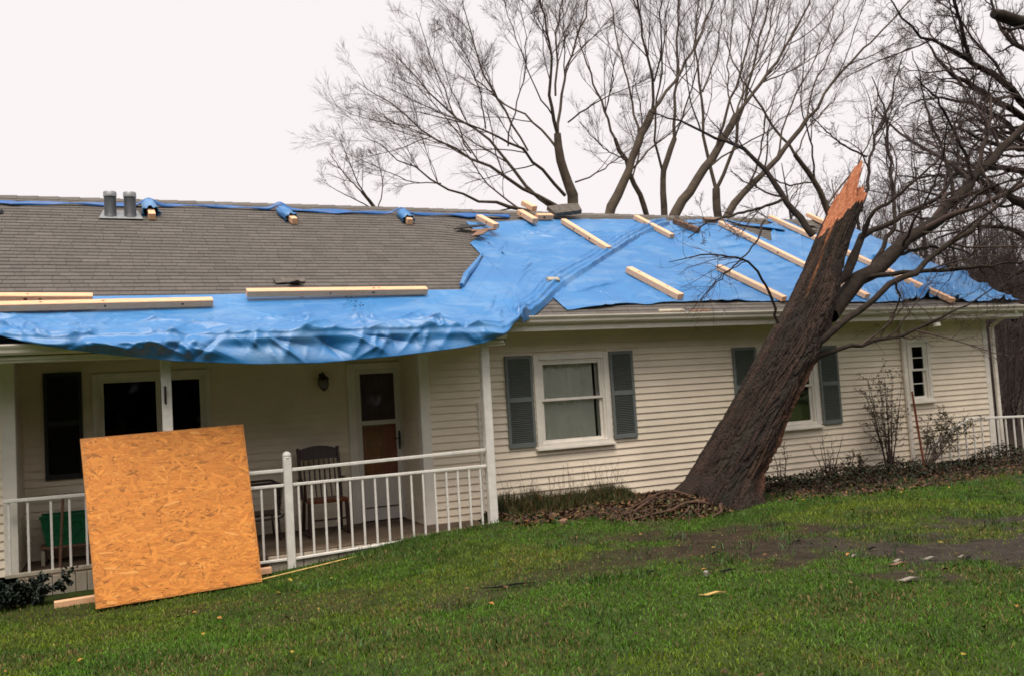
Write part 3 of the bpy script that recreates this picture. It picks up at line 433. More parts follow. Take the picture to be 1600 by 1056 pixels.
# porch slab, ceiling, beam, posts
sl = MB(); sl.box(.30, 4.50, -.80, .997, -.26, -.09).box(-1.12, .298, -.26, .997, -.26, -.0905)
sl.build('porch_floor', M['concrete'], house, bevel=.01)
for i in range(7):
    x = 1.55+i*.42
    MB().box(x, x+.41, -.84, -.803, -.42, -.115).build('foundation_block', M['block'], house, bevel=.006)
for i in range(12):
    x = -1.12+i*.119
    MB().box(x, x+.112, -.285, -.264, -.46, -.10).build('skirting_board', M['skirt'], house, bevel=.003)
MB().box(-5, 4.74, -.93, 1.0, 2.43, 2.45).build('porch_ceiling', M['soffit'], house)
MB().box(-5, 4.74, -.93, -.78, 2.30, 2.428).build('porch_beam', M['trim'], house, bevel=.005)
def post(x, z0, z1, w_=.105): return MB().box(x-w_/2, x+w_/2, -.90, -.90+w_, z0, z1).build('porch_post', M['rail'], house, bevel=.008)
post(4.455, -.14, 2.299, .115); post(.49, -.3, 2.299, .11)
# slender white conduit pipes behind the corner post
MB().tube([(4.66, -.03, -.02), (4.66, -.03, 1.55)], .016, 8).tube([(4.72, -.03, -.02), (4.72, -.03, 1.42)], .010, 8).build('conduit', M['trim'], house, smooth=True)

# roof
X0, X1 = -5.0, 15.62
def slab(y0, y1, x0, x1, off0, off1, sgn=1):
    f_ = (lambda y: rz(y)) if sgn > 0 else (lambda y: rz(2*RIDGE-y))
    V = [(x, y, f_(y)+o_) for x in (x0, x1) for y in (y0, y1) for o_ in (off0, off1)]
    return V, [(0, 1, 3, 2), (4, 6, 7, 5), (0, 4, 5, 1), (2, 3, 7, 6), (0, 2, 6, 4), (1, 5, 7, 3)]
b = MB(); b.add(*slab(-.50, .10, X0, X1, -.09, -.012)); b.add(*slab(.102, RIDGE, X0, X1, -.42, -.30)); b.add(*slab(-.96, -.502, X0, 4.74, -.08, -.012)); b.add(*slab(RIDGE, 8.66, X0, X1, -.09, -.012, -1))
roof = b.build('roof', M['felt'], house)
b = MB(); b.add(*slab(RIDGE+.005, 8.7, X0, X1+.01, -.008, .012, -1)); b.build('back_shingles', M['felt'], roof)
# every shingle of the front slope is its own little slab, laid in lapped courses
def sag(x, y):      # the deck is broken in under the edge of the tarp
    return -.16*np.exp(-((x-6.6)/.85)**2-((y-2.75)/.75)**2)-.03*np.exp(-((x-2.3)/3)**2-((y-1.9)/.9)**2)
Vs = []; Fs = []; Cs = []; e = .138*C29; row = 0; yb = -.985
def add_shingle(x0, x1, yb, lift, tone, extra=0):
    n = len(Vs); y1_ = yb+e+.03
    for x in (x0, x1):
        for (yy, o_) in ((yb, -.010), (yb, .017+lift), (y1_, .002)):
            Vs.append((x, yy, rz(yy)+o_+float(sag(x, yy))))
            Cs.append(tone)
    Fs.extend([(n, n+3, n+4, n+1), (n+1, n+4, n+5, n+2), (n, n+1, n+2, n+2), (n+3, n+5, n+4, n+4)])
base = np.array([.122, .110, .100])
while yb < RIDGE-.05:
    x = X0-random.random()*.3; 
    while x < X1:
        w_ = random.choice((.16, .20, .24, .31)); x1_ = min(x+w_, X1)
        ok = yb > -.52 or x1_ < 4.74
        if ok and x1_-x > .02:
            t_ = 1+random.uniform(-.11, .10)+(.13 if random.random() < .05 else 0)
            add_shingle(x+.002, x1_-.002, yb, random.uniform(0, .004), tuple(base*t_))
        x += w_
    yb += e; row += 1
Fq = [f_ if f_[2] != f_[3] else (f_[0], f_[1], f_[2], f_[2]) for f_ in Fs]
me = bpy.data.meshes.new('shingles'); me.from_pydata(Vs, [], [tuple(dict.fromkeys(f_)) for f_ in Fs])
a = me.color_attributes.new('Col', 'FLOAT_COLOR', 'POINT'); cc = np.ones((len(Vs), 4), np.float32); cc[:, :3] = Cs; a.data.foreach_set('color', cc.ravel())
tag(link('shingles', me, M['shingle'], roof), kind='stuff', label='lapped courses of small grey brown asphalt shingles')
# ridge caps
x = X0; capm = None
while x < X1-.05:
    w_ = .30
    V = []
    for xx, o_ in ((x, .012), (x+w_*.995, .022)):
        for dy in (-.14, 0, .14): V.append((xx, RIDGE+dy, rz(RIDGE)-abs(dy)*T29+o_+(.006 if dy == 0 else 0)))
        for dy in (-.14, 0, .14): V.append((xx, RIDGE+dy, rz(RIDGE)-abs(dy)*T29+o_-.014))
    F_ = [(0, 1, 7, 6), (1, 2, 8, 7), (0, 6, 9, 3), (2, 5, 11, 8), (0, 3, 4, 1), (1, 4, 5, 2), (6, 7, 10, 9), (7, 8, 11, 10)]
    me = bpy.data.meshes.new('ridge_cap'); me.from_pydata(V, [], F_)
    t_ = random.uniform(.95, 1.3); a = me.color_attributes.new('Col', 'FLOAT_COLOR', 'POINT'); a.data.foreach_set('color', np.tile(np.array([*(base*t_), 1], np.float32), 12))
    link('ridge_cap', me, M['shingle'], roof); x += w_
# fascia, soffit, gutters
MB().box(4.74, 15.60, -.50, -.478, 2.50, 2.655).build('fascia', M['trim'], house)
MB().box(-5, 4.735, -.96, -.94, 2.33, 2.43).build('fascia', M['trim'], house)
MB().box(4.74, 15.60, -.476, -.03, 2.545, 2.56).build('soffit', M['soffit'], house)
MB().box(4.715, 4.738, -.96, -.1, 2.33, 2.60).build('porch_end_board', M['trim'], house)
rk = MB(); rk.add([(15.60, -.52, rz(-.52)-.13), (15.60, RIDGE, rz(RIDGE)-.13), (15.60, RIDGE, rz(RIDGE)-.013), (15.60, -.52, rz(-.52)-.013), (15.63, -.52, rz(-.52)-.13), (15.63, RIDGE, rz(RIDGE)-.13), (15.63, RIDGE, rz(RIDGE)-.013), (15.63, -.52, rz(-.52)-.013)], [(0, 1, 2, 3), (7, 6, 5, 4), (0, 4, 5, 1), (1, 5, 6, 2), (2, 6, 7, 3), (3, 7, 4, 0)])
rk.build('rake_board', M['trim'], house)
def gutter(x0, x1, yw, zt):
    pr = [(0, 0), (0, -.105), (-.055, -.112), (-.085, -.085), (-.092, -.055), (-.112, -.030), (-.122, -.012), (-.122, .004), (-.108, .004), (-.104, -.020), (-.08, -.05), (-.05, -.095), (-.012, -.092), (-.012, 0)]
    n = len(pr); V = [(x, yw+a, zt+c) for x in (x0, x1) for a, c in pr]
    F_ = [(i, (i+1) % n, n+(i+1) % n, n+i) for i in range(n)]
    F_ += [(0, 1, 12, 13), (1, 2, 11, 12), (2, 3, 10, 11), (3, 4, 9, 10), (4, 5, 6, 9), (6, 7, 8, 9)]
    return MB().add(V, F_)
gutter(4.76, 15.70, -.503, 2.705).build('gutter', M['gutter'], house)
gutter(-5, 4.72, -.963, 2.485).build('gutter', M['gutter'], house)
# downspouts
b = MB(); b.bar((15.29, -.055, 2.35), (15.30, -.055, .0), .075, .055, (0, 1, 0), .008).tube([(15.29, -.055, 2.36), (15.33, -.3, 2.52), (15.36, -.55, 2.60)], .035, 8)
b.build('downspout', M['gutter'], house)
b = MB(); b.bar((12.93, -.06, 2.5), (12.95, -.06, .02), .07, .055, (0, 1, 0), .008); b.build('downspout', M['gutter'], house)
MB().box(13.0, 15.55, -.44, -.40, 2.47, 2.543).build('soffit_board', M['trim'], house, bevel=.004)

# ------------------------------------------------------------------ porch railings
GR = 'white porch railings'
def baluster(parent, x, y, z0, z1): MB().bar((x, y, z0), (x, y, z1), .026, .026, (0, 1, 0), .004).build('baluster', M['rail'], parent)
rl = thing('porch_railing', 'white railing with double top rail in front of the front door', 'railing', (3, -.85, -.1), GR)
lerp = lambda a, b_, t: a+(b_-a)*t
xa, xb = 1.866, 4.39
MB().bar((xa, -.85, .890), (xb, -.85, .924), .05, .04, ch=.006).build('top_rail', M['rail'], rl)
MB().bar((xa, -.85, .712), (xb, -.85, .714), .04, .036, ch=.006).build('middle_rail', M['rail'], rl)
MB().bar((xa, -.85, -.17), (xb, -.85, -.092), .04, .032, ch=.006).build('bottom_rail', M['rail'], rl)
bx = [239, 0]; nb = 16
for i in range(nb):
    t_ = (i+.45)/nb; x = lerp(xa, xb, t_)
    baluster(rl, x, -.85, lerp(-.155, -.075, t_), .697)
ps = MB(); ps.box(1.815-.048, 1.815+.048, -.90, -.804, -.33, 1.03); ps.build('newel_post', M['rail'], rl, bevel=.008)
MB().lathe((1.815, -.852, 1.03), [(.052, 0), (.056, .008), (.05, .018), (.055, .03), (.052, .05), (.036, .072), (.012, .084)], 14).build('post_cap', M['rail'], rl, smooth=True)
r2 = thing('porch_railing', 'short white railing run between the round-capped post and the wood panel', 'railing', (1.2, -.85, -.1), GR)
MB().bar((.55, -.85, .89), (1.765, -.85, .89), .05, .04, ch=.006).build('top_rail', M['rail'], r2)
MB().bar((.55, -.85, .713), (1.765, -.85, .712), .04, .036, ch=.006).build('middle_rail', M['rail'], r2)
MB().bar((.55, -.85, -.165), (1.765, -.85, -.168), .04, .032, ch=.006).build('bottom_rail', M['rail'], r2)
for x in (.66, .84, 1.02, 1.2, 1.37, 1.50, 1.66): baluster(r2, x, -.85, -.152, .696)
r3_ = thing('porch_railing', 'single top rail white railing at the left end of the porch', 'railing', (-.6, -.2, -.1), GR)
MB().bar((-1.24, -.2, .775), (.42, -.2, .765), .06, .04, ch=.006).build('top_rail', M['rail'], r3_)
MB().bar((-1.24, -.2, -.065), (.42, -.2, -.06), .07, .045, ch=.006).build('bottom_rail', M['skirt'], r3_)
for x in (-1.19, -1.0, -.765, -.575, -.40, -.2, 0, .2, .4): baluster(r3_, x, -.2, -.043, .756)
rr = thing('ramp_railing', 'white railing beyond the leafy shrub at the far end of the house', 'railing', (15, -.4, -.1), 'white railings')
MB().bar((14.0, -.4, .69), (18.2, -.4, .53), .05, .04, ch=.006).build('top_rail', M['rail'], rr)
MB().bar((12.95, -.4, .25), (14.0, -.4, .685), .045, .035, ch=.006).build('sloping_rail', M['rail'], rr)
for i in range(22):
    x = 13.05+.215*i; zt = .25+(x-12.95)*.414-.02 if x < 14 else .67-.038*(x-14)
    baluster(rr, x, -.4, -.2, zt)
MB().bar((12.98, -.4, -.1), (18.2, -.4, -.14), .035, .03).build('bottom_rail', M['rail'], rr)

# ------------------------------------------------------------------ things on the porch
def rocking_chair():
    c = thing('rocking_chair', 'dark wooden spindle back chair with reddish seat beside the front door', 'chair', (2.5, .45, -.09))
    X, Y = 2.50, .36; w2 = .27
    s = MB(); s.box(X-w2-.01, X+w2+.01, Y-.24, Y+.22, .34, .385); s.build('seat', M['rwood'], c, bevel=.015)
    for sx in (-1, 1):
        MB().bar((X+sx*(w2-.02), Y-.20, .34), (X+sx*(w2-.01), Y-.22, -.05), .05, .05, (0, 1, 0), .01).build('leg', M['dwood'], c)
        MB().bar((X+sx*(w2-.02), Y+.18, .34), (X+sx*(w2-.01), Y+.24, -.05), .045, .045, (0, 1, 0), .01).build('leg', M['dwood'], c)
        MB().bar((X+sx*w2, Y+.20, .38), (X+sx*(w2+.005), Y+.34, 1.06), .042, .045, (0, 1, 0), .01).build('back_post', M['dwood'], c)
        MB().bar((X+sx*(w2+.03), Y-.26, .615), (X+sx*(w2+.02), Y+.25, .635), .055, .03, (0, 0, 1), .008).build('arm', M['dwood'], c)
        MB().tube([(X+sx*(w2+.03), Y-.19, .38), (X+sx*(w2+.03), Y-.21, .61)], .02, 8).build('arm_post', M['dwood'], c)
        pts = [(X+sx*w2, Y-.42+.09*i, -.05+.012*(i-5)**2*.12-.028) for i in range(11)]
        MB().tube(pts, .019, 6).build('rocker', M['dwood'], c, smooth=True)
    n = 12; V = []
    for i in range(n+1):
        t_ = i/n*2-1; zt = 1.04+.045*(1-t_*t_)
        for yy in (0, .03):
            for z in (.90, zt): V.append((X+t_*(w2-.02), Y+.30+yy+(z-.9)*.18, z))
    F_ = []
    for i in range(n):
        a = i*4; F_ += [(a, a+4, a+5, a+1), (a+2, a+3, a+7, a+6), (a+1, a+5, a+7, a+3), (a, a+2, a+6, a+4)]
    F_ += [(0, 1, 3, 2), (n*4, n*4+2, n*4+3, n*4+1)]
    MB().add(V, F_).build('crest_rail', M['dwood'], c)
    for i in range(7):
        x = X-w2+.06+i*(2*w2-.12)/6
        MB().tube([(x, Y+.20, .385), (x, Y+.26, .62), (x, Y+.31, .91)], [.008, .012, .008], 6).build('spindle', M['dwood'], c, smooth=True)
    MB().bar((X-w2, Y-.21, .12), (X+w2, Y-.21, .12), .022, .022).build('stretcher', M['dwood'], c)
rocking_chair()
def patio_chair():
    c = thing('patio_chair', 'brown metal tube patio chair half hidden behind the wood panel', 'chair', (1.45, .5, -.09))
    def loop(y, nm):
        P = []; x0, x1, z0, z1, r = 1.12, 1.96, .20, .66, .13
        for cx, cz, a0 in ((x1-r, z1-r, 0), (x0+r, z1-r, 90), (x0+r, z0+r, 180), (x1-r, z0+r, 270)):
            for k in range(6): a = R_(a0+k*18); P.append((cx+r*math.cos(a), y, cz+r*math.sin(a)))
        MB().tube(P, .016, 8, True).build(nm, M['bronze'], c, smooth=True)
    loop(.22, 'arm_frame'); loop(.78, 'arm_frame')
    MB().box(1.16, 1.90, .24, .76, .235, .265).build('seat', M['bronze'], c, bevel=.008)
    for i in range(8): MB().tube([(1.90-.02, .27+i*.065, .26), (1.93, .27+i*.065, .62)], .005, 5).build('back_wire', M['bronze'], c)
    for i in range(4): MB().tube([(1.90, .25, .30+i*.09), (1.90, .75, .30+i*.09)], .005, 5).build('back_wire', M['bronze'], c)
    for x in (1.2, 1.85):
        for y in (.22, .78): MB().tube([(x, y, .21), (x+.02, y, -.09)], .014, 6).build('leg', M['bronze'], c)
M['bronze'] = material('brown_enamel', (.045, .028, .022), .45, .15, 10)
patio_chair()
st = thing('plant_stand', 'small wooden stand holding the green plastic basket on the porch', 'stand', (-.55, .6, -.09))
MB().box(-.94, -.16, .44, .86, .105, .13).build('top', M['oldwood'], st, bevel=.004)
for x in (-.91, -.2):
    for y in (.48, .82): MB().bar((x, y, .105), (x, y, -.09), .04, .04, (0, 1, 0)).build('leg', M['skirt'], st)
gb = thing('plastic_basket', 'bright green plastic basket with looped pattern on the shaded porch', 'basket', (-.55, .6, .13))
V = [(x*s_+(-.53), y*s_*.6+.62, z) for z, s_ in ((.135, .34), (.49, .40)) for x, y in ((-1, -.8), (1, -.8), (1, .8), (-1, .8))]
V += [(x*s_+(-.53), y*s_*.6+.62, z) for z, s_ in ((.49, .385), (.15, .325)) for x, y in ((-1, -.8), (1, -.8), (1, .8), (-1, .8))]
MB().add(V, [(3, 2, 1, 0)]+[(k+i, k+(i+1) % 4, k+4+(i+1) % 4, k+4+i) for k in (0, 4, 8) for i in range(4)]+[(12, 13, 14, 15)]).build('body', M['green'], gb)
MB().bar((-.94, .425, .49), (-.12, .425, .49), .03, .03).bar((-.94, .815, .49), (-.12, .815, .49), .03, .03).build('rim', M['green'], gb)
lp = MB()
for i in range(5):
    x = -.80+i*.135
    lp.tube([(x-.05, .448, .20), (x+.05, .437, .33), (x+.03, .43, .41), (x-.03, .43, .41), (x-.05, .437, .33), (x+.05, .448, .20)], .009, 6)
lp.build('loop_pattern', M['green'], gb, smooth=True)
pl = MB().tube([(-.71, .15, -.09), (-.66, .12, .72)], .016, 7).build('broom_handle', M['oldwood'], org=(-.7, .15, -.09), smooth=True); tag(pl, 'brown wooden pole standing behind the left porch railing', 'pole')

lamp = thing('wall_lantern', 'small dark lantern on the siding left of the front door', 'lamp', (2.66, .98, 1.9))
MB().box(2.62, 2.70, .955, .983, 1.92, 2.10).build('back_plate', M['black'], lamp, bevel=.006)
MB().tube([(2.66, .96, 2.05), (2.66, .90, 2.11), (2.66, .86, 2.08)], .010, 6).build('arm', M['black'], lamp)
MB().lathe((2.66, .86, 1.86), [(.012, -.02), (.03, 0), (.06, .02)], 12).lathe((2.66, .86, 2.0), [(.085, 0), (.07, .035), (.03, .07), (.01, .09)], 12).build('cap', M['black'], lamp, smooth=True)
MB().lathe((2.66, .86, 1.88), [(.055, 0), (.078, .05), (.078, .09), (.07, .12)], 12).build('globe', M['brass'], lamp, smooth=True)
hk = thing('iron_hook', 'small black iron ornament on the porch post above the wood panel', 'hook', (.475, -.905, 1.87))
MB().box(.462, .488, -.912, -.9005, 1.78, 1.97).build('plate', M['black'], hk, bevel=.005)
MB().tube([(.475, -.912, 1.95), (.475, -.95, 1.93), (.475, -.96, 1.88), (.475, -.94, 1.84), (.475, -.925, 1.86)], .012, 6).tube([(.475, -.915, 1.80), (.475, -.95, 1.77), (.475, -.955, 1.80)], .013, 6).build('hook', M['black'], hk, smooth=True)

fl = thing('flood_light', 'small white floodlight under the eave above the narrow window', 'lamp', (13.35, -.45, 2.47))
MB().lathe((13.35, -.47, 2.40), [(.02, .07), (.05, .06), (.06, .02), (.075, -.02), (.07, -.03)], 12).build('shade', M['trim'], fl, smooth=True)
MB().tube([(13.35, -.46, 2.50), (13.35, -.47, 2.44)], .02, 8).build('socket', M['trim'], fl)

# ------------------------------------------------------------------ vents on the roof
vt = thing('roof_vents', 'twin grey vent pipes on a metal plate near the ridge', 'vent', (.09, 3.2, 4.75))
P = [vec((x, y, rz(y)+.025)) for x, y in ((-.22, 3.08), (.42, 3.08), (.36, 3.42), (-.16, 3.42))]
MB().add(P+[p+NRM*.02 for p in P], [(0, 3, 2, 1), (4, 5, 6, 7)]+[(i, (i+1) % 4, 4+(i+1) % 4, 4+i) for i in range(4)]).build('flashing', M['steel'], vt, bevel=.006)
for x in (-.05, .235):
    y = 3.22; z = rz(y)
    MB().lathe((x, y, z-.02), [(.115, 0), (.10, .05), (.088, .07), (.088, .36), (.088, .37)], 18).build('vent_pipe', M['pvc'], vt, smooth=True)
    MB().lathe((x, y, z+.32), [(.088, 0), (.097, .004), (.097, .075), (.09, .085)], 18).build('pipe_cap', M['steel'], vt, smooth=True)
tag(MB().box(-1.95, -1.52, 3.2, 3.36, rz(3.2)+.02, rz(3.36)+.02).build('roof_box_vent', M['pvc'], org=(-1.7, 3.3, rz(3.3)), bevel=.02), 'low dark roof vent at the left edge below the ridge', 'vent')
# ------------------------------------------------------------------ blue tarps
def interp(x, P, k): P = np.array(P); return np.interp(x, P[:, 0], P[:, k])
def mono(P):
    out = []; last = -99
    for p in P:
        x = max(p[0], last+.012); out.append([x]+list(p[1:])); last = x
    return out
A_top = mono([[-5, .21]]+DATA['A_top']); A_roll = mono(DATA['A_roll']); A_hang = mono([[-5, 2.6]]+DATA['A_hang'])
B_top = mono([[5.5, 3.4]]+DATA['B_top']); B_bot = mono(DATA['B_bot'])
def sheet(name, pos, nr, nc, mat, parent, thick=.004):
    V = pos.reshape(-1, 3); i = (np.arange(nr-1)[:, None]*nc+np.arange(nc-1)[None, :]).ravel()
    F = np.stack([i, i+1, i+nc+1, i+nc], 1)
    me = np_mesh(name, V, F, True); o = link(name, me, mat, parent)
    s = o.modifiers.new('thickness', 'SOLIDIFY'); s.thickness = thick; s.offset = -1
    return o
def folds(seed, n, x0, x1, s0, s1, ang, ln, wd, amp):
    g = np.random.default_rng(seed); return [(g.uniform(x0, x1), g.uniform(s0, s1), R_(g.uniform(*ang))*(1 if g.random() < .5 else -1), g.uniform(*ln), g.uniform(*wd), g.uniform(*amp)*(1 if g.random() < .72 else -.7)) for _ in range(n)]
def fold_h(FL, X, S):       # sharp creases that die out along their length
    h = 0*X
    for (fx, fs, a, l, w_, am) in FL:
        c, s_ = math.cos(a), math.sin(a); u = (X-fx)*c+(S-fs)*s_; v = -(X-fx)*s_+(S-fs)*c+.10*l*np.sin(u/l*2)
        h = h+am*np.exp(-np.abs(v)/w_)*np.exp(-(u/l)**2*2.2)
    return h
F_strip = folds(11, 150, -5, 6.6, .35, 1.35, (35, 88), (.2, .65), (.022, .06), (.012, .042))+folds(12, 60, -5, 6.2, .3, 1.4, (4, 30), (.3, .9), (.03, .07), (.015, .045))
F_hang = folds(13, 70, -5, 5.2, 1.15, 1.65, (18, 62), (.25, .75), (.03, .10), (.03, .08))+folds(14, 50, -5, 5.2, 1.15, 1.6, (55, 88), (.15, .4), (.02, .05), (.015, .045))
F_up = folds(15, 46, 4.8, 10, .1, 5, (2, 25), (.4, 1.4), (.02, .05), (.005, .018))+folds(16, 30, 4.8, 9, .5, 4, (25, 70), (.2, .6), (.02, .04), (.004, .014))
F_B = folds(17, 90, 6, 15.6, 0, 5, (1, 16), (.5, 2.0), (.018, .05), (.005, .02))+folds(18, 60, 6, 15.6, 0, 5, (20, 80), (.15, .5), (.018, .035), (.003, .011))+folds(19, 40, 13, 15.7, 1.5, 5.2, (5, 40), (.3, 1.0), (.03, .07), (.02, .06))
nc = 760; nr = 250
xs = np.linspace(-5, 10.5, nc)
top = interp(xs, A_top, 1); onroof = xs > 5.07
ye = np.interp(xs, [-5, -1.9, -1.25, -.75, 4.60]+[p[0] for p in A_roll], [-.80, -.88, -1.0, -1.13, -1.13]+[p[1] for p in A_roll])
bul_e = .145*(1-sst(4.3, 5.2, xs))*sst(-1.6, -1.1, xs)
zb = interp(xs, A_hang, 1); hang = np.clip(rz(ye)+bul_e+.02-zb, 0, 1)*(1-sst(4.5, 5.15, xs))
Lr = (top-ye)/C29; Lt = Lr+hang
pos = np.zeros((nr, nc, 3)); t_ = np.linspace(0, 1, nr)
for j in range(nr):
    s = Lt*t_[j]; q = np.clip(s-Lr, 0, None); sr = np.minimum(s, Lr)
    y = top-sr*C29; z = rz(y)
    S = s*1.0
    Sx = s-Lr+1.25      # distances measured from the eave
    near = sst(1.25, .6, Lr-s)*(1-sst(5.0, 6.4, xs))
    bul = bul_e*np.exp(-((y-ye)/.42)**2)
    h = .030+(fold_h(F_strip, xs, Sx)*1.3*near+2.2*fold_h(F_up, xs, S)+.009*np.exp(-np.abs((xs+.06*np.sin(s*2)) % .92-.46)/.014)+.007*np.exp(-np.abs((s+.05*np.sin(xs*2)) % .78-.39)/.014)+.05*fbm(xs*1.4, Sx*1.8, 2)*near)*np.clip(s/.12, 0, 1)
    h += .05*np.exp(-((xs-5.0)/.55)**2)*sst(1.6, .2, Lr-s)*ridge(xs*3+S, S*2.5)
    d = Lr-s
    wv_ = .05*np.sin(xs*2.1)+.06*(vn(xs*1.6, xs*0)-.5)          # gathered edge: several creased pleats, not a tube
    for (dc, am, ww) in ((.09, .075, .045), (.22, .095, .060), (.37, .055, .04), (.52, .03, .05)):
        h += onroof*am*(.45+.9*vn(xs*1.9+dc*40, xs*0+dc*9))*np.exp(-np.abs(d-dc-wv_*(.5+dc))/ww)
    h = np.where(onroof, h*np.clip(.25+d/.10, 0, 1), h)
    h += sag(xs, y)*.8
    # hanging skirt: tucks under the gutter lip, then kicks out
    qq = q/(hang+.01)
    out = .045*sst(0, .05, q)+.05*sst(.12, .36, q)-.018*np.exp(-((q-.14)/.07)**2)+(1.2*fold_h(F_hang, xs, Sx)+.10*(fbm(xs*.9+3, Sx*1.6, 2)-.4))*sst(-.03, .08, q)*(1-.72*sst(.5, 1, qq))
    bl = sst(-.03, .05, s-Lr)
    pos[j, :, 0] = xs+.03*(vn(xs*1.5, S*2)-.5)*sst(0, .3, s)
    pos[j, :, 1] = y-h*S29*(1-bl)-out
    pos[j, :, 2] = z+bul+h*C29*(1-bl)+.02*bl-q
    if j in (0, 1, 2): pos[j, :, 2] -= .012
ta = thing('blue_tarp', 'blue tarp draped over the porch eave and folded up the roof to its rolled edge', 'tarp', (3, 0, 2.7), 'blue tarps on the roof')
sheet('sheet', pos, nr, nc, M['tarp'], ta)
# dark folded hem on the torn left side of the upper part
hm = [(4.68, .42), (4.9, .76), (5.25, 1.25), (5.58, 1.70)]
MB().tube([(x, y, rz(y)+.075+.02*math.sin(i*2.1)) for i, (x, y) in enumerate(hm)], [.035, .05, .045, .012], 7).build('folded_edge', M['tarp'], ta, smooth=True)
# second tarp further right
nc2, nr2 = 620, 280; xs = np.linspace(6.0, 15.64, nc2)
top = np.minimum(interp(xs, B_top, 1), RIDGE-.06)-.0; bot = interp(xs, B_bot, 1)
top += .04*(vn(xs*6, xs*0+3)-.5); bot += .05*(vn(xs*4, xs*0+8)-.5)
ov = .14*sst(14.2, 15.6, xs)
pos2 = np.zeros((nr2, nc2, 3)); t_ = np.linspace(0, 1, nr2)
for j in range(nr2):
    y = top+(bot-top)*t_[j]; s = (top-y)/C29
    h = .020+np.maximum(2.3*fold_h(F_B, xs, s), -.014)+.009*np.exp(-np.abs((xs+.04*np.sin(s*3)) % .92-.46)/.014)+.007*np.exp(-np.abs((s+.03*np.sin(xs*2)) % .78-.39)/.014)+.012*fbm(xs*.8, s*1.5, 2)+ov*.35*fbm(xs*1.2, s*2, 2)
    h += .035*np.exp(-((y-bot)/.10)**2)*vn(xs*2.3, xs*0+5)                        # lower edge lifts off the shingles
    h += .05*np.exp(-((xs-9.9)/.8)**2-((y-2.55)/.25)**2)*ridge(xs*2, s*5)
    for (p_, q_) in DATA['lumber'][:7]:            # the timbers pin the sheet down
        xm = p_[0]+(q_[0]-p_[0])*np.clip((p_[1]-y)/(p_[1]-q_[1]+1e-6), 0, 1); k_ = np.exp(-((xs-xm)/.16)**4)*sst(q_[1]-.3, q_[1], y)
        h = h*(1-k_)+np.minimum(h, .036)*k_
    pos2[j, :, 0] = xs; pos2[j, :, 1] = y-h*S29; pos2[j, :, 2] = rz(y)+h*C29+sag(xs, y)*.8
tb = thing('blue_tarp', 'blue tarp pinned by parallel timbers on the right half of the roof', 'tarp', (11, 1.5, 3.8), 'blue tarps on the roof')
sheet('sheet', pos2, nr2, nc2, M['tarp'], tb)
fl_ = [(13.46, 3.90), (13.30, 3.55), (12.95, 3.45), (12.5, 3.62), (12.2, 3.72)]
n = len(fl_); Vv = []
for i, (x, y) in enumerate(fl_):
    wv = (.30, .42, .16, .10, .05)[i]
    for k in range(6):
        yy = y-wv*k/5; Vv.append((x+.06*math.sin(k*1.7+i), yy, rz(yy)+.05+.05*math.sin(k*1.3+i*2)**2))
me = np_mesh('loose_flap', Vv, [(i*6+k, i*6+k+1, (i+1)*6+k+1, (i+1)*6+k) for i in range(n-1) for k in range(5)], True)
link('loose_flap', me, M['tarp'], tb).modifiers.new('t', 'SOLIDIFY').thickness = .004
# twisted strip of a third tarp running just under the ridge, hooded over the beam ends
tc_ = thing('blue_tarp', 'narrow twisted strip of blue tarp running along just below the ridge', 'tarp', (2, 3.7, 5), 'blue tarps on the roof')
xs = np.linspace(-5, 7.0, 420); yc = 3.70+.035*np.sin(xs*1.1)+.03*(vn(xs*1.7, xs*0)-.5)-.05*sst(3, 7, xs)
hw = .018+.075*np.clip(ridge(xs*.55+.3, xs*0+2)**4, 0, 1)
pos3 = np.zeros((7, 420, 3))
for j in range(7):
    u = j/3-1; h = .035+.03*(1-u*u)+.012*np.sin(xs*7+j)
    for (p, q) in DATA['wrapped']: h = h+.10*np.exp(-((xs-p[0])/.13)**2)
    y = yc-u*hw; pos3[j, :, 0] = xs; pos3[j, :, 1] = y; pos3[j, :, 2] = rz(y)+h
sheet('strip', pos3, 7, 420, M['tarp_hem'], tc_)

# ------------------------------------------------------------------ timbers holding the tarps down
GL = 'timbers weighing down the tarps'
def timber(p, q, label, mat=M['pine_slope'], w_=.125, h_=.088, cat='timber', group=GL, name='timber', knots=2, up=NRM):
    p, q = vec(p), vec(q); c = (p+q)/2
    t = thing(name, label, cat, c, group)
    MB().bar(p, q, w_, h_, up, .006).build('beam', mat, t)
    d_ = (q-p).normalized(); sd_ = d_.cross(vec(up)).normalized()
    u_ = sd_.cross(d_)
    if sd_.y > 0: sd_ = -sd_
    for k in range(knots):
        e_ = p+(q-p)*random.uniform(.12, .9); f_ = sd_ if random.random() < .6 else u_
        off = (w_/2 if f_ == sd_ else h_/2)+.0015; s1 = d_*random.uniform(.012, .03); s2 = (u_ if f_ == sd_ else sd_)*random.uniform(.01, .022)
        c_ = e_+f_*off
        V = [c_+s1*math.cos(a)+s2*math.sin(a) for a in (k_*math.pi/4 for k_ in range(8))]
        MB().add(V, [tuple(range(8))]).build('knot', M['knot'], t)
    return t
LB = ['short pale timber lying down the slope right of the grey shingle slab', 'shortest pale timber just below the ridge, second from the slab',
      'very long pale timber running down the slope behind the leaning trunk', 'longest pale timber reaching from the ridge to the gutter right of the trunk',
      'chunky pale timber low on the tarp right of the rolled fold', 'pale timber low on the tarp ending at the gutter left of the trunk',
      'pale timber end at the ridge just behind the broken trunk', 'upper of two pine timbers at the left end of the porch eave',
      'long lower pine timber slanting along the left porch eave', 'pine timber on the tarp above the middle of the porch']
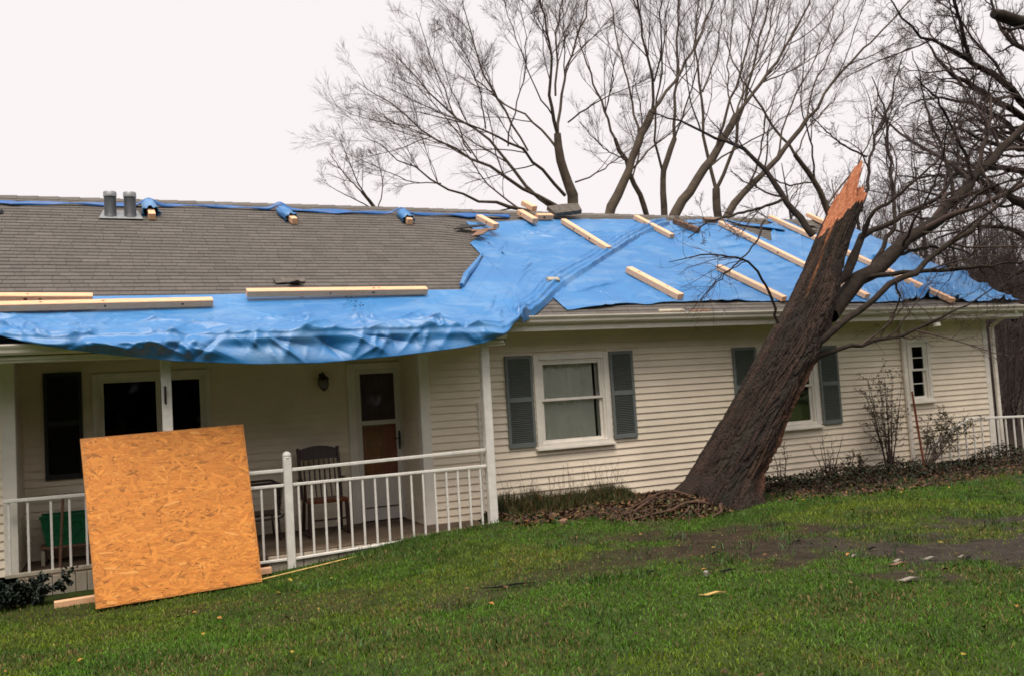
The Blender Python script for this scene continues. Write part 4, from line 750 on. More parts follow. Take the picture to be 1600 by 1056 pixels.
for i, (p, q) in enumerate(DATA['lumber']):
    p, q = vec(p), vec(q)
    if i == 8: p = p+NRM*.0
    timber(p+NRM*(.018 if i < 7 else .055), q+NRM*(.018 if i < 7 else .03), LB[i], M['pine_slope'] if i < 7 else M['pine'], .135 if i == 4 else .115, .10 if i == 4 else .088, knots=2 if i < 7 else 4)
LW = ['beam end under a blue hood beside the twin vent pipes', 'beam end under a blue hood midway along the ridge', 'beam end under a pale blue hood nearest the open beam']
for i, (p, q) in enumerate(DATA['wrapped']):
    p, q = vec(p), vec(q); t = timber(p, q, LW[i], M['pine_slope'], .105, .10, knots=0)
    d_ = (q-p).normalized(); sd_ = d_.cross(NRM).normalized(); V = []; m_ = 14
    for k, (tt, r_) in enumerate(((-.05, .95), (.25, 1.2), (.5, 1.05), (.72+.05*i, 1.25 if i else 1.5))):
        c_ = p+(q-p)*tt
        for a in range(m_+1):
            an = R_(-40+260*a/m_); rr_ = .085*r_*(1+.16*math.sin(a*2.3+k*1.7+i)+.10*math.sin(a*4.1+k*3))
            V.append(c_+sd_*(math.cos(an)*rr_)+NRM*(math.sin(an)*rr_*.85))
    F_ = [(k*(m_+1)+a, k*(m_+1)+a+1, (k+1)*(m_+1)+a+1, (k+1)*(m_+1)+a) for k in range(3) for a in range(m_)]
    off = origin_of(t); me = np_mesh('tarp_hood', np.array([list(v) for v in V]), F_, True); ho = link('tarp_hood', me, M['tarp'], t)
    ho.modifiers.new('t', 'SOLIDIFY').thickness = .008
p, q = DATA['open_beam'][0]; timber(vec(p)+NRM*.02, vec(q)+NRM*.04, 'short bare timber at the torn left edge of the upper tarp', knots=1)
DB = DATA['debris']; GD = 'loose pieces left on the roof'
timber(vec(DB[0][0])+NRM*.03, vec(DB[0][1])+NRM*.03, 'thick pale timber stub at the left of the ridge pile', M['pine_slope'], .13, .10, group=GD, knots=1)
timber(vec(DB[1][0])+NRM*.10, vec(DB[1][1])+NRM*.10, 'short pale block topping the ridge pile', M['pine_slope'], .12, .10, group=GD, knots=0)
timber(vec(DB[2][0])+NRM*.03, vec(DB[2][1])+NRM*.03, 'short pine block lying across behind the grey slab', M['pine'], .12, .10, group=GD, knots=1)
timber(vec(DB[4][0])+NRM*.02, vec(DB[4][1])+NRM*.02, 'dark weathered beam stub below the ridge', M['oldwood'], .12, .10, group=GD, knots=0)
timber(vec(DB[5][0])+NRM*.04, vec(DB[5][1])+NRM*.04, 'brown wood block beside the top of a long timber', M['oldwood'], .11, .09, group=GD, knots=0)
timber(vec(DB[6][0])+NRM*.02, vec(DB[6][1])+NRM*.02, 'small pale block tucked under the rolled tarp edge', M['skirt'], .12, .09, group=GD, knots=0)
timber(vec(DB[7][0])+NRM*-.02, vec(DB[7][1])+NRM*-.02, 'weathered broken board resting on the gutter', M['skirt'], .07, .03, group=GD, knots=0)
timber(vec(DB[8][0])+NRM*-.02, vec(DB[8][1])+NRM*-.02, 'thin weathered lath resting on the gutter', M['oldwood'], .05, .02, group=GD, knots=0)
# slab of torn-off shingles
p, q = vec(DB[3][0]), vec(DB[3][1]); sd_ = vec((0, C29, S29))
V = []
for k, nn in enumerate((.02, .10)):
    for (a, b_) in ((0, -.17), (1.0, -.15), (1.08, .14), (.5, .19), (-.1, .15)): V.append(p+(q-p)*a+sd_*b_+NRM*(nn+.06*a+.05*(b_ > 0)))
s_ = MB().add(V, [(4, 3, 2, 1, 0), (5, 6, 7, 8, 9)]+[(i, (i+1) % 5, 5+(i+1) % 5, 5+i) for i in range(5)])
M['slab'] = material('torn_shingle', (.135, .118, .102), .9, .25, 12, .4, 120, .2)
tag(s_.build('shingle_slab', M['slab'], org=p), 'grey slab of torn shingles lying on the ridge beside pale timbers', 'shingle', GD)
# lifted shingles and splintered boards at the hole
def flap(pts, label, mat, th=.012, name='lifted_shingle', cat='shingle'):
    P = [vec((x, y, rz(y)+h)) for x, y, h in pts]; n = len(P)
    tag(MB().add(P+[p_+NRM*th for p_ in P], [tuple(range(n-1, -1, -1)), tuple(range(n, 2*n))]+[(i, (i+1) % n, n+(i+1) % n, n+i) for i in range(n)]).build(name, mat, org=P[0]), label, cat, GD)
flap([(2.02, .62, .03), (2.42, .66, .03), (2.46, .80, .02), (2.2, .86, .02), (2.0, .78, .03)], 'curled up shingle above the pine timber on the porch eave', M['slab'])
flap([(2.16, .56, .055), (2.30, .52, .11), (2.40, .60, .03), (2.28, .70, .03)], 'small dark shingle flap sticking up near the eave', M['slab'])
flap([(5.55, 2.92, .02), (6.05, 2.98, .06), (6.25, 3.10, .05), (5.75, 3.10, .03)], 'black torn shingle strip at the hole left of the open beam', M['felt'], .02)
flap([(5.85, 2.80, .03), (6.35, 2.84, .06), (6.36, 2.90, .06), (5.86, 2.87, .03)], 'thin splintered brown lath at the torn tarp edge', M['oldwood'], .02, 'lath', 'board')
flap([(5.70, 2.50, .05), (5.90, 2.48, .09), (6.12, 2.70, .08), (5.95, 2.78, .05)], 'small brown board scrap sticking out of the torn tarp edge', M['oldwood'], .02, 'board_scrap', 'board')
flap([(13.8, 3.2, .05), (14.2, 3.15, .09), (14.35, 3.4, .05), (13.9, 3.45, .03)], 'torn shingle piece left of the broken trunk top', M['slab'])
flap([(14.1, 3.55, .04), (14.6, 3.5, .08), (14.6, 3.72, .05), (14.15, 3.75, .03)], 'torn shingle piece highest behind the trunk', M['slab'])

# ------------------------------------------------------------------ sheet of OSB leaning on the porch post, timber behind it
ob = DATA['osb']; bl, br, tr_, tl = [vec(p) for p in ob]
nn = (br-bl).cross(tl-bl).normalized(); 
if nn.y > 0: nn = -nn
ob_t = thing('strand_board', 'big orange strand board panel leaning against the porch post', 'panel', (bl+br)/2)
P = [bl, br, tr_, tl]
MB().add([p+nn*0 for p in P]+[p-nn*.018 for p in P], [(0, 1, 2, 3), (7, 6, 5, 4)]+[(i, 4+i, 4+(i+1) % 4, (i+1) % 4) for i in range(4)]).build('board', M['osb'], ob_t)
N = 6500; uu = rng.random(N); vv_ = rng.random(N); ln = rng.uniform(.06, .20, N)*.5; wd = rng.uniform(.010, .038, N)*.5
an = np.where(rng.random(N) < .68, rng.normal(0, .33, N), rng.uniform(-1.6, 1.6, N))
eu = np.array((br-bl).normalized()); ev = np.array(nn.cross(br-bl).normalized()); 
if ev[2] < 0: ev = -ev
BL, BR, TR, TL = [np.array(p) for p in P]
Cn = (BL*(1-uu)[:, None]+BR*uu[:, None])*(1-vv_)[:, None]+(TL*(1-uu)[:, None]+TR*uu[:, None])*vv_[:, None]
da = np.cos(an)[:, None]*eu+np.sin(an)[:, None]*ev; db = -np.sin(an)[:, None]*eu+np.cos(an)[:, None]*ev
Vf = np.zeros((N, 6, 3))
for k, (a, b_) in enumerate(((-1, -.3), (-.5, -1), (.7, -.9), (1, .2), (.4, 1), (-.8, .8))):
    jj = 1+rng.uniform(-.25, .25, (N, 2))
    Vf[:, k] = Cn+da*(a*ln*jj[:, 0])[:, None]+db*(b_*wd*jj[:, 1])[:, None]+np.array(nn)*(.0006+np.arange(N)*6e-7)[:, None]
# keep flakes inside the sheet
Wd = (br-bl).length
inside = np.ones(N, bool)
for k in range(6):
    u_ = (Vf[:, k]-BL)@eu; v_ = (Vf[:, k]-BL)@ev
    hmax = (tl-bl).length; vl = v_/hmax
    lo = (TL-BL)@eu*vl; hi = (BR-BL)@eu+((TR-BR)@eu)*vl
    topv = (TL-BL)@ev+((TR-TL)@ev)*(u_/Wd); botv = ((BR-BL)@ev)*(u_/Wd)
    inside &= (u_ > lo) & (u_ < hi) & (v_ > botv) & (v_ < topv)
Vf = Vf[inside]; N = len(Vf)
tn = rng.random(N)[:, None]; dk = (rng.random(N) < .05)[:, None]
cl = (np.array([.66, .258, .046])*(1-tn)+np.array([.52, .178, .030])*tn)*rng.uniform(.88, 1.12, (N, 1)); cl = np.where(dk, cl*.6, cl)
lt = (rng.random(N) < .03)[:, None]; cl = np.where(lt & ~dk, np.array([.70, .31, .075]), cl)
tag(link('flakes', np_mesh('flakes', Vf.reshape(-1, 3), np.arange(N*6).reshape(N, 6), False, np.repeat(cl, 6, 0)), M['flake'], ob_t), kind='stuff')
timber((-.70, -1.10, -.285), (1.55, -1.02, -.235), 'pine timber lying on the ground behind the leaning panel', M['pine'], .09, .07, group='lumber on the ground', up=(0, 0, 1))
timber((1.36, -1.44, -.255), (2.6, -1.05, -.20), 'thin yellow lath on the grass right of the leaning panel', M['splint'], .025, .012, group='lumber on the ground', name='lath', cat='lath', knots=0, up=(0, 0, 1))

# ------------------------------------------------------------------ branches
def tubes(P, Rr, sides):
    N, K, _ = P.shape
    Tn = np.gradient(P, axis=1); Tn /= np.linalg.norm(Tn, axis=2, keepdims=True)+1e-9
    mean = P[:, -1]-P[:, 0]; ref = np.where((np.abs(mean[:, 2]) > .8*np.linalg.norm(mean, axis=1))[:, None], [1., .2, .1], [.1, .2, 1.])[:, None, :]
    A = np.cross(Tn, np.broadcast_to(ref, Tn.shape)); A /= np.linalg.norm(A, axis=2, keepdims=True)+1e-9
    Bn = np.cross(Tn, A); an = np.arange(sides)*2*np.pi/sides
    V = P[:, :, None, :]+Rr[:, :, None, None]*(A[:, :, None, :]*np.cos(an)[None, None, :, None]+Bn[:, :, None, :]*np.sin(an)[None, None, :, None])
    j = np.arange(sides); base_ = (np.arange(N)[:, None, None]*K+np.arange(K-1)[None, :, None])*sides
    F = np.stack([base_+j, base_+(j+1) % sides, base_+sides+(j+1) % sides, base_+sides+j], -1).reshape(-1, 4)
    return V.reshape(-1, 3), F
def resample(pl, K, jit=0):
    pl = np.array(pl, float); d_ = np.r_[0, np.cumsum(np.linalg.norm(np.diff(pl[:, :3], axis=0), axis=1))]; t = np.linspace(0, d_[-1], K)
    # smooth path
    out = np.stack([np.interp(t, d_, pl[:, i]) for i in range(4)], 1)
    for _ in range(2): out[1:-1, :3] = out[1:-1, :3]*.5+(out[:-2, :3]+out[2:, :3])*.25
    if jit: out[1:-1, :3] += rng.normal(0, jit*d_[-1]/K, (K-2, 3))
    return out[:, :3], out[:, 3]
WOB = 0
def grow(P, Rr, n, K, lf, ang, upb, tmin=.2, rf=.55, rmin=.003, lmax=9, wob=.18, tip=.35, droop=0):
    wob = WOB or wob
    """n side shoots on each branch of the batch"""
    N, K0, _ = P.shape; ids = np.repeat(np.arange(N), n); t = tmin+(1-tmin)*rng.random(len(ids))**.85; u = t*(K0-1); i = np.minimum(u.astype(int), K0-2); fr_ = (u-i)[:, None]
    p = P[ids, i]*(1-fr_)+P[ids, i+1]*fr_; d_ = P[ids, i+1]-P[ids, i]; d_ /= np.linalg.norm(d_, axis=1, keepdims=True)+1e-9
    r = Rr[ids, i]*(1-fr_[:, 0])+Rr[ids, i+1]*fr_[:, 0]
    q = rng.normal(size=p.shape); q -= (q*d_).sum(1, keepdims=True)*d_; q /= np.linalg.norm(q, axis=1, keepdims=True)+1e-9
    a = np.radians(rng.uniform(ang[0], ang[1], len(ids)))[:, None]
    c = d_*np.cos(a)+q*np.sin(a); c[:, 2] += upb; c /= np.linalg.norm(c, axis=1, keepdims=True)
    Lp = np.linalg.norm(np.diff(P, axis=1), axis=2).sum(1)[ids]
    ln = np.minimum(Lp*rng.uniform(lf[0], lf[1], len(ids))*(1.15-.6*t), lmax)
    out = np.zeros((len(ids), K, 3)); out[:, 0] = p; st_ = (ln/(K-1))[:, None]
    for k in range(1, K):
        c = c+rng.normal(0, wob, c.shape); c[:, 2] += upb*.35-droop; c /= np.linalg.norm(c, axis=1, keepdims=True); out[:, k] = out[:, k-1]+c*st_
    r0 = np.clip(r*rf*rng.uniform(.7, 1.1, len(ids)), rmin, None)
    return out, r0[:, None]*np.linspace(1, tip, K)[None, :]
def bare_tree(name, label, key, mats, spec, group=None, cat='tree', K=14, jit=.07, rmin=.0028):
    dt = DATA['trees'][key]; lw = .68 if key != 'O' else 1; tk = dt.get('trunk'); root = (dt['trunk'][0][:3] if tk else dt['limbs'][0][0][:3])
    t = thing(name, label, cat, root, group)
    if tk:
        p, r = resample(tk, 26, .05); V, F = tubes(p[None], r[None]*(1+.10*rng.normal(size=(1, 26))*.4), 12); link('trunk', np_mesh('trunk', V, F, True), mats[0], t)
    Ps = []; Rs = []
    for l in dt['limbs']:
        p, r = resample(l, K, jit); r = r*lw; V, F = tubes(p[None], r[None], 8); link('limb', np_mesh('limb', V, F, True), mats[0], t); Ps.append(p); Rs.append(r)
    twigs(t, np.array(Ps), np.array(Rs), spec, mats[1], rmin)
    return t
def twigs(t, P, Rr, spec, mat, rmin, name='crown'):
    VV = []; FF = []; off = 0
    for (n, Kc, lf, ang, upb, sides) in spec:
        P, Rr = grow(P, Rr, n, Kc, lf, ang, upb, rmin=rmin); V, F = tubes(P, Rr, sides); VV.append(V); FF.append(F+off); off += len(V)
    o = link(name, np_mesh(name, np.concatenate(VV), np.concatenate(FF), True), mat, t); tag(o, kind='stuff'); return o
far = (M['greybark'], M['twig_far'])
SP = [(9, 8, (.25, .6), (16, 42), .10, 5), (8, 6, (.28, .6), (16, 45), .10, 4), (7, 4, (.35, .75), (15, 45), .07, 3)]
SPA = [(12, 8, (.25, .50), (18, 48), .06, 5), (11, 6, (.28, .55), (18, 48), .07, 4), (8, 4, (.35, .75), (15, 45), .06, 3)]
GB = 'bare trees behind the house'
WOB = .095
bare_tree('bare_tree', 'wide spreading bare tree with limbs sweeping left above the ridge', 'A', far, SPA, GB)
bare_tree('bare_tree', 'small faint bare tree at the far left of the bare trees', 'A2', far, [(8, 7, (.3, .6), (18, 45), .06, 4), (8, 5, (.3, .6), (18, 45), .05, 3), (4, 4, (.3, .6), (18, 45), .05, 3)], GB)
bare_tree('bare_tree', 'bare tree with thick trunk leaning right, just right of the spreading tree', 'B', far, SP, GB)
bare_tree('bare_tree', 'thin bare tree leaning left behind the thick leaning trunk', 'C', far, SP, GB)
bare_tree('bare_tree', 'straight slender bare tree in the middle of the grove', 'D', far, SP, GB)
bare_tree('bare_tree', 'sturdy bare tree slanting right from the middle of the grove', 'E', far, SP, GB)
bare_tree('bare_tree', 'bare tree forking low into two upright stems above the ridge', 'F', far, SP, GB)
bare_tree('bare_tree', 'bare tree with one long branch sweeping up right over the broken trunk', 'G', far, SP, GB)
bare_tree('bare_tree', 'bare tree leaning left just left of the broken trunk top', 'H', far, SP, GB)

# ------------------------------------------------------------------ the leaning broken tree
WOB = 0
S = np.array(DATA['trunk'])[::-1]            # z, x centre, half width, y
lt_ = thing('leaning_tree', 'massive dark trunk leaning right with snapped orange top and side limbs', 'tree', (7.45, -1.75, -.1))
zz = np.concatenate([np.linspace(-.30, .6, 70), np.linspace(.62, 4.10, 300)]); nT = 300; th = np.linspace(0, 2*np.pi, nT, endpoint=False)
xc = np.interp(zz, S[:, 0], S[:, 1]); hw = np.interp(zz, S[:, 0], S[:, 2]); ycn = np.interp(zz, S[:, 0], S[:, 3])
for arr in (xc, hw, ycn):
    for _ in range(6): arr[1:-1] = arr[1:-1]*.5+(arr[:-2]+arr[2:])*.25
hw *= np.interp(zz, [0, .4, 2, 4.1], [.90, .86, .84, .78])
hd = hw*.85
TH, ZZ = np.meshgrid(th, zz)
def loopn(a, z, fa, fz, s=0):   # noise that closes round the trunk
    return vn(np.cos(a)*fa+np.sin(a)*fa*.7+11+s+a*0, z*fz+np.sin(a)*fa*1.3+s)
furrow = np.abs(np.sin(TH*13+9*loopn(TH, ZZ, 2.5, 2.4)+3*loopn(TH, ZZ, 6, 7, 3)+ZZ*1.1))*(.35+.9*loopn(TH, ZZ, 4, 3, 60))
fl2 = np.abs(np.sin(TH*21+11*loopn(TH, ZZ, 3, 3.5, 5)-ZZ*2))*(.4+.8*loopn(TH, ZZ, 6, 5, 70))
pl_ = ridge(TH*12.1+2*vn(TH*3, ZZ*2), ZZ*6+2*vn(TH*6, ZZ*3))
rad = 1+.075*(furrow**.7-.5)+.045*(fl2-.5)-.07*pl_**3+.10*(loopn(TH, ZZ, 1.6, .8, 9)-.5)+.03*(loopn(TH, ZZ, 6, 5, 2)-.5)
flare = sst(.75, -.2, ZZ); rad = rad*(1+flare*(.05*np.sin(TH*5+.6)+.04*np.sin(TH*9+2)))
# long hollow seam on the right of the front face
seam = np.exp(-((TH-5.25-.10*np.sin(ZZ*2.1))/.10)**2)*sst(0, .2, ZZ)*sst(2.3, 1.6, ZZ); rad -= .16*seam
lip = np.exp(-((TH-5.43-.10*np.sin(ZZ*2.1))/.08)**2)*sst(0, .2, ZZ)*sst(2.3, 1.6, ZZ); rad += .07*lip
for (ta_, z_, w_, h_) in ((5.1, 1.95, .22, .10), (4.55, 1.3, .2, .05), (5.6, 2.25, .25, .12), (4.3, .75, .25, .06), (5.0, 2.75, .18, .05)):
    rad += h_*np.exp(-((TH-ta_)/w_)**2-((ZZ-z_)/.16)**2)
lean = np.array([np.gradient(xc, zz), np.gradient(ycn, zz)])
X = xc[:, None]+hw[:, None]*rad*np.cos(TH); Yt = ycn[:, None]+hd[:, None]*rad*np.sin(TH)
# the top: bark ends where the break leaves the front face; the wood runs up to the spikes at the back
def brk(a, b):   # a: -1 left .. 1 right, b: -1 front .. 1 back -> break height in metres
    front = np.interp(a, [-1, -.75, -.45, -.1, .3, .7, 1], [-.32, -.16, .02, .16, .20, .20, .24])
    back = np.interp(a, [-1, -.70, -.35, -.02, .10, .22, .32, .52, .66, .82, 1], [-.30, .05, .42, .80, .98, .62, .44, .40, .52, .58, .34])
    k = sst(-.9, .75, b); fib = (vn(a*11+3, b*2)-.5)*.20+(vn(a*26, b*4+7)-.5)*.12+(vn(a*50, b*7+2)-.5)*.06
    return front*(1-k)+back*k+fib*(.45+.55*sst(-1.0, -.6, b))
zt0 = zz[-1]; dxz, dyz = lean[0][-8], lean[1][-8]
cosv = np.cos(th); sinv = np.sin(th)
hrim = brk(cosv, sinv)
nring = 8; Xs = [X]; Ys = [Yt]; Zs = [ZZ]
bot_i = len(zz)-80        # shear the upper rings so that they end on the break
kk = np.clip((np.arange(len(zz))-bot_i)/79, 0, 1)[:, None]
lift = kk*hrim[None, :]
# shrink a little so the spike leans with the trunk
Xf = X+lift*dxz; Yf = Yt+lift*dyz; Zf = ZZ+lift
Vt = np.stack([Xf, Yf, Zf], -1).reshape(-1, 3); nR = len(zz)
i0 = (np.arange(nR-1)[:, None]*nT+np.arange(nT)[None, :]); i1 = (np.arange(nR-1)[:, None]*nT+(np.arange(nT)[None, :]+1) % nT)
Ft = np.stack([i0, i1, i1+nT, i0+nT], -1).reshape(-1, 4)
st1 = loopn(TH, ZZ, 3.2, 1.1, 21)[..., None]; st2 = loopn(TH, ZZ, 7, 2.6, 33)[..., None]; cr = np.clip((furrow+fl2)/2, 0, 1)[..., None]
bc = np.array([.010, .006, .005])*(1-cr)+np.array([.047, .025, .016])*cr
bc = bc*(1-.6*sst(.58, .72, st1))+.6*sst(.58, .72, st1)*np.array([.072, .042, .028])      # paler flaked plates
bc = bc*(1-.55*sst(.62, .75, st2))+.55*sst(.62, .75, st2)*np.array([.018, .019, .011])     # damp moss
sw = np.clip(lip*1.1+.5*np.exp(-((TH-5.0)/.18)**2)*sst(.2, .5, ZZ)*sst(1.9, 1.2, ZZ)*sst(.45, .6, loopn(TH, ZZ, 5, 1.5, 40)), 0, 1)[..., None]
bc = bc*(1-sw)+np.array([.12, .050, .026])*sw                                               # stripped reddish inner wood
strip_ = np.exp(-((TH-3.75)/.07)**2)[..., None]*sst(2.6, 3.6, ZZ)[..., None]*sst(.4, .6, loopn(TH, ZZ, 6, 3, 50))[..., None]; bc = bc*(1-strip_)+np.array([.42, .16, .06])*strip_
link('trunk', np_mesh('trunk', Vt, Ft, True, bc.reshape(-1, 3)), M['bark'], lt_)
# roots running out of the foot of the trunk
for (a_, l_, r_) in ((3.35, .75, .16), (3.9, .70, .15), (4.5, .45, .14), (5.2, .38, .12), (5.9, .35, .12), (2.8, .7, .15)):
    dx_, dy_ = math.cos(a_), math.sin(a_); P_ = []; K_ = 9
    for k in range(K_):
        t = k/(K_-1); x_ = 7.42+dx_*(.30+l_*t)+.05*math.sin(t*5+a_); y_ = -1.74+dy_*(.26+l_*.85*t); z_ = float(gz(np.array(x_), np.array(y_)))
        P_.append((x_, y_, z_+(1-t)**1.8*.34-.03*t, r_*(1-.72*t)))
    P_ = np.array(P_); V, F = tubes(P_[None, :, :3], P_[None, :, 3]*(1+.08*rng.normal(size=(1, K_))), 12)
    link('root', np_mesh('root', V, F, True, np.tile([.036, .020, .014], (len(V), 1))*rng.uniform(.6, 1.3, (len(V), 1))), M['bark'], lt_)
# torn face
Vd = []; nr_ = 26
rr = np.linspace(1.0, .0, nr_)
for k, rk_ in enumerate(rr):
    a = cosv*rk_*rad[-1]; b_ = sinv*rk_*rad[-1]
    hz = brk(cosv*rk_, sinv*rk_) if k else hrim
    Vd.append(np.stack([xc[-1]+hw[-1]*a*.985+hz*dxz, ycn[-1]+hd[-1]*b_*.985+hz*dyz, zt0+hz+.002*0], -1))
Vd = np.array(Vd).reshape(-1, 3)
j0 = (np.arange(nr_-1)[:, None]*nT+np.arange(nT)[None, :]); j1 = (np.arange(nr_-1)[:, None]*nT+(np.arange(nT)[None, :]+1) % nT)
Fd = np.stack([j0, j1, j1+nT, j0+nT], -1).reshape(-1, 4)
link('torn_wood', np_mesh('torn_wood', Vd, Fd, True), M['torn'], lt_)
for (x0, z0, x1, z1, r) in ((.02, .55, .06, .92, .02), (-.12, .4, -.10, .66, .015), (.2, .35, .24, .56, .014), (-.22, .2, -.2, .46, .012), (.1, .3, .1, .6, .012)):
    c0 = vec((xc[-1]+x0+z0*dxz, ycn[-1]+.16, zt0+z0-.15)); c1 = vec((xc[-1]+x1+z1*dxz-.02, ycn[-1]+.14, zt0+z1))
    MB().tube([c0, (c0+c1)/2, c1], [r, r*.8, .003], 5).build('splinter', M['torn'], lt_)
Ps = []; Rs = []
for l in DATA['trees']['lean']['limbs']:
    p, r = resample(l, 22, .10); r = r*.86*(1+.05*rng.normal(size=r.shape)); V, F = tubes(p[None], r[None], 10); link('limb', np_mesh('limb', V, F, True), M['limb'], lt_); Ps.append(p); Rs.append(r)
Ps = np.array(Ps); Rs = np.array(Rs)
twigs(lt_, Ps[:16], Rs[:16], [(9, 8, (.18, .42), (25, 65), .05, 5), (8, 6, (.28, .55), (25, 60), .04, 4), (7, 4, (.3, .65), (25, 60), .02, 3)], M['twig'], .003, 'twigs')
twigs(lt_, Ps[16:], Rs[16:], [(9, 6, (.2, .45), (25, 60), .0, 4), (5, 5, (.3, .6), (25, 60), -.03, 3)], M['twig'], .0022, 'twigs')

# ------------------------------------------------------------------ tall tree past the right edge
ot = bare_tree('overhanging_tree', 'dense dark tree at the right edge with branches hanging into view', 'O', (M['limb'], M['twig']), [(12, 8, (.2, .45), (25, 65), .03, 5), (10, 6, (.28, .55), (25, 60), .03, 4), (11, 4, (.3, .65), (22, 60), .02, 3)], K=20, rmin=.0035)
p, r = resample(DATA['trees']['O']['stub'], 14, .04); r[-1] *= .75; V, F = tubes(p[None], r[None], 10)
F2 = F.tolist(); link('broken_limb', np_mesh('broken_limb', V, F, True), M['limb'], ot)
MB().add([tuple(v) for v in V[-10:]], [tuple(range(10))]).build('limb_end', M['limb'], ot)
p, r = resample(DATA['trees']['O']['stubtwig'], 8, .04); V, F = tubes(p[None], r[None], 6); link('stub_twig', np_mesh('stub_twig', V, F, True), M['limb'], ot)

# ------------------------------------------------------------------ woods far to the right
P0 = []; R0 = []
for i in range(140):
    y = rng.uniform(17, 46); x = y*rng.uniform(.95, 1.65)+rng.uniform(9, 18); h = rng.uniform(7, 13)
    zg = float(gz(np.array(x), np.array(y)))-.2; k = np.linspace(0, 1, 8); ln = rng.normal(0, .06, 2)
    P0.append(np.stack([x+ln[0]*h*k+rng.normal(0, .06, 8), y+ln[1]*h*k, zg+h*k], 1)); R0.append(np.linspace(rng.uniform(.08, .2), .02, 8))
P0 = np.array(P0); R0 = np.array(R0); V, F = tubes(P0, R0, 6); VV = [V]; FF = [F]; off = len(V); Pc, Rc = P0, R0
for (n, Kc, lf, ang, upb, sd_) in [(16, 6, (.2, .42), (25, 65), .18, 4), (9, 5, (.3, .55), (25, 60), .08, 3), (5, 4, (.3, .6), (25, 60), .05, 3)]:
    Pc, Rc = grow(Pc, Rc, n, Kc, lf, ang, upb, tmin=.12, rmin=.006); V, F = tubes(Pc, Rc, sd_); VV.append(V); FF.append(F+off); off += len(V)
tag(link('woodland', np_mesh('woodland', np.concatenate(VV), np.concatenate(FF), True), M['twig_wood'], org=(45, 30, 0)), 'dense brown leafless woodland behind the right end of the house', 'woodland', kind='stuff')
n_ = 120; px_ = rng.uniform(16.2, 26, n_); py_ = rng.uniform(1.5, 9, n_); k = np.linspace(0, 1, 7); hh_ = rng.uniform(1.6, 4.2, n_)
P0 = np.stack([px_[:, None]+rng.normal(0, .12, (n_, 1))*k*3+rng.normal(0, .04, (n_, 7)), py_[:, None]+rng.normal(0, .1, (n_, 1))*k*3, -.3+hh_[:, None]*k], -1); R0 = np.linspace(.03, .008, 7)[None].repeat(n_, 0)
V, F = tubes(P0, R0, 5); VV = [V]; FF = [F]; off = len(V); Pc, Rc = P0, R0
for (n, Kc, lf, ang, upb, sd_) in [(9, 5, (.25, .5), (25, 65), .1, 4), (6, 4, (.3, .6), (25, 65), .04, 3)]:
    Pc, Rc = grow(Pc, Rc, n, Kc, lf, ang, upb, tmin=.1, rmin=.004); V, F = tubes(Pc, Rc, sd_); VV.append(V); FF.append(F+off); off += len(V)
tag(link('thicket', np_mesh('thicket', np.concatenate(VV), np.concatenate(FF), True), M['twig_wood'], org=(20, 5, -.2)), 'dark tangled thicket behind the railing past the house corner', 'thicket', kind='stuff')
bx_ = np.linspace(14, 130, 60); V = []
hh = 2.2+1.2*vn(bx_*.2, bx_*0)
for j, (yy, k) in enumerate(((46, 0), (50, .6), (56, 1.0), (70, 1.3))): V += [(x, yy+4*math.sin(x*.1), -.4+h_*k+.5*vn(x*.6, yy)) for x, h_ in zip(bx_, hh)]
M['litterfloor'] = material('leaf_floor', (.036, .022, .016), .9, .3, 1.2, .5, 3, .2)
tag(link('hill', np_mesh('hill', V, [(j*60+i, j*60+i+1, (j+1)*60+i+1, (j+1)*60+i) for j in range(3) for i in range(59)], True), M['litterfloor'], org=(50, 55, 0)), kind='structure')

# unseen woods added behind camera: block low sky, darken porch, show in panes
P0 = []; R0 = []; Lc = []; 
for i in range(64):
    x = -75+150*(i+.5)/64+rng.uniform(-1, 1); y = -35-8*rng.random()+.004*x*x; h = rng.uniform(13, 19); k = np.linspace(0, 1, 6)
    P0.append(np.stack([x+0*k, y+0*k, -.3+h*k], 1)); R0.append(np.linspace(.25, .04, 6))
    m_ = 900; t = rng.random(m_)**.8; rr_ = 2.6*(1-t*.8)*np.sqrt(rng.random(m_)); a = rng.uniform(0, 6.28, m_); Lc.append(np.stack([x+rr_*np.cos(a), y+rr_*np.sin(a), .4+(h-.4)*t], 1))
V, F = tubes(np.array(P0), np.array(R0), 6); shade_woods = thing('woodland', 'added unseen evergreen woods behind the camera that shade the low sky', 'woodland', (0, -42, 0)); shade_woods['kind'] = 'stuff'
link('trunks', np_mesh('trunks', V, F, True), M['limb'], shade_woods)['kind'] = 'stuff'
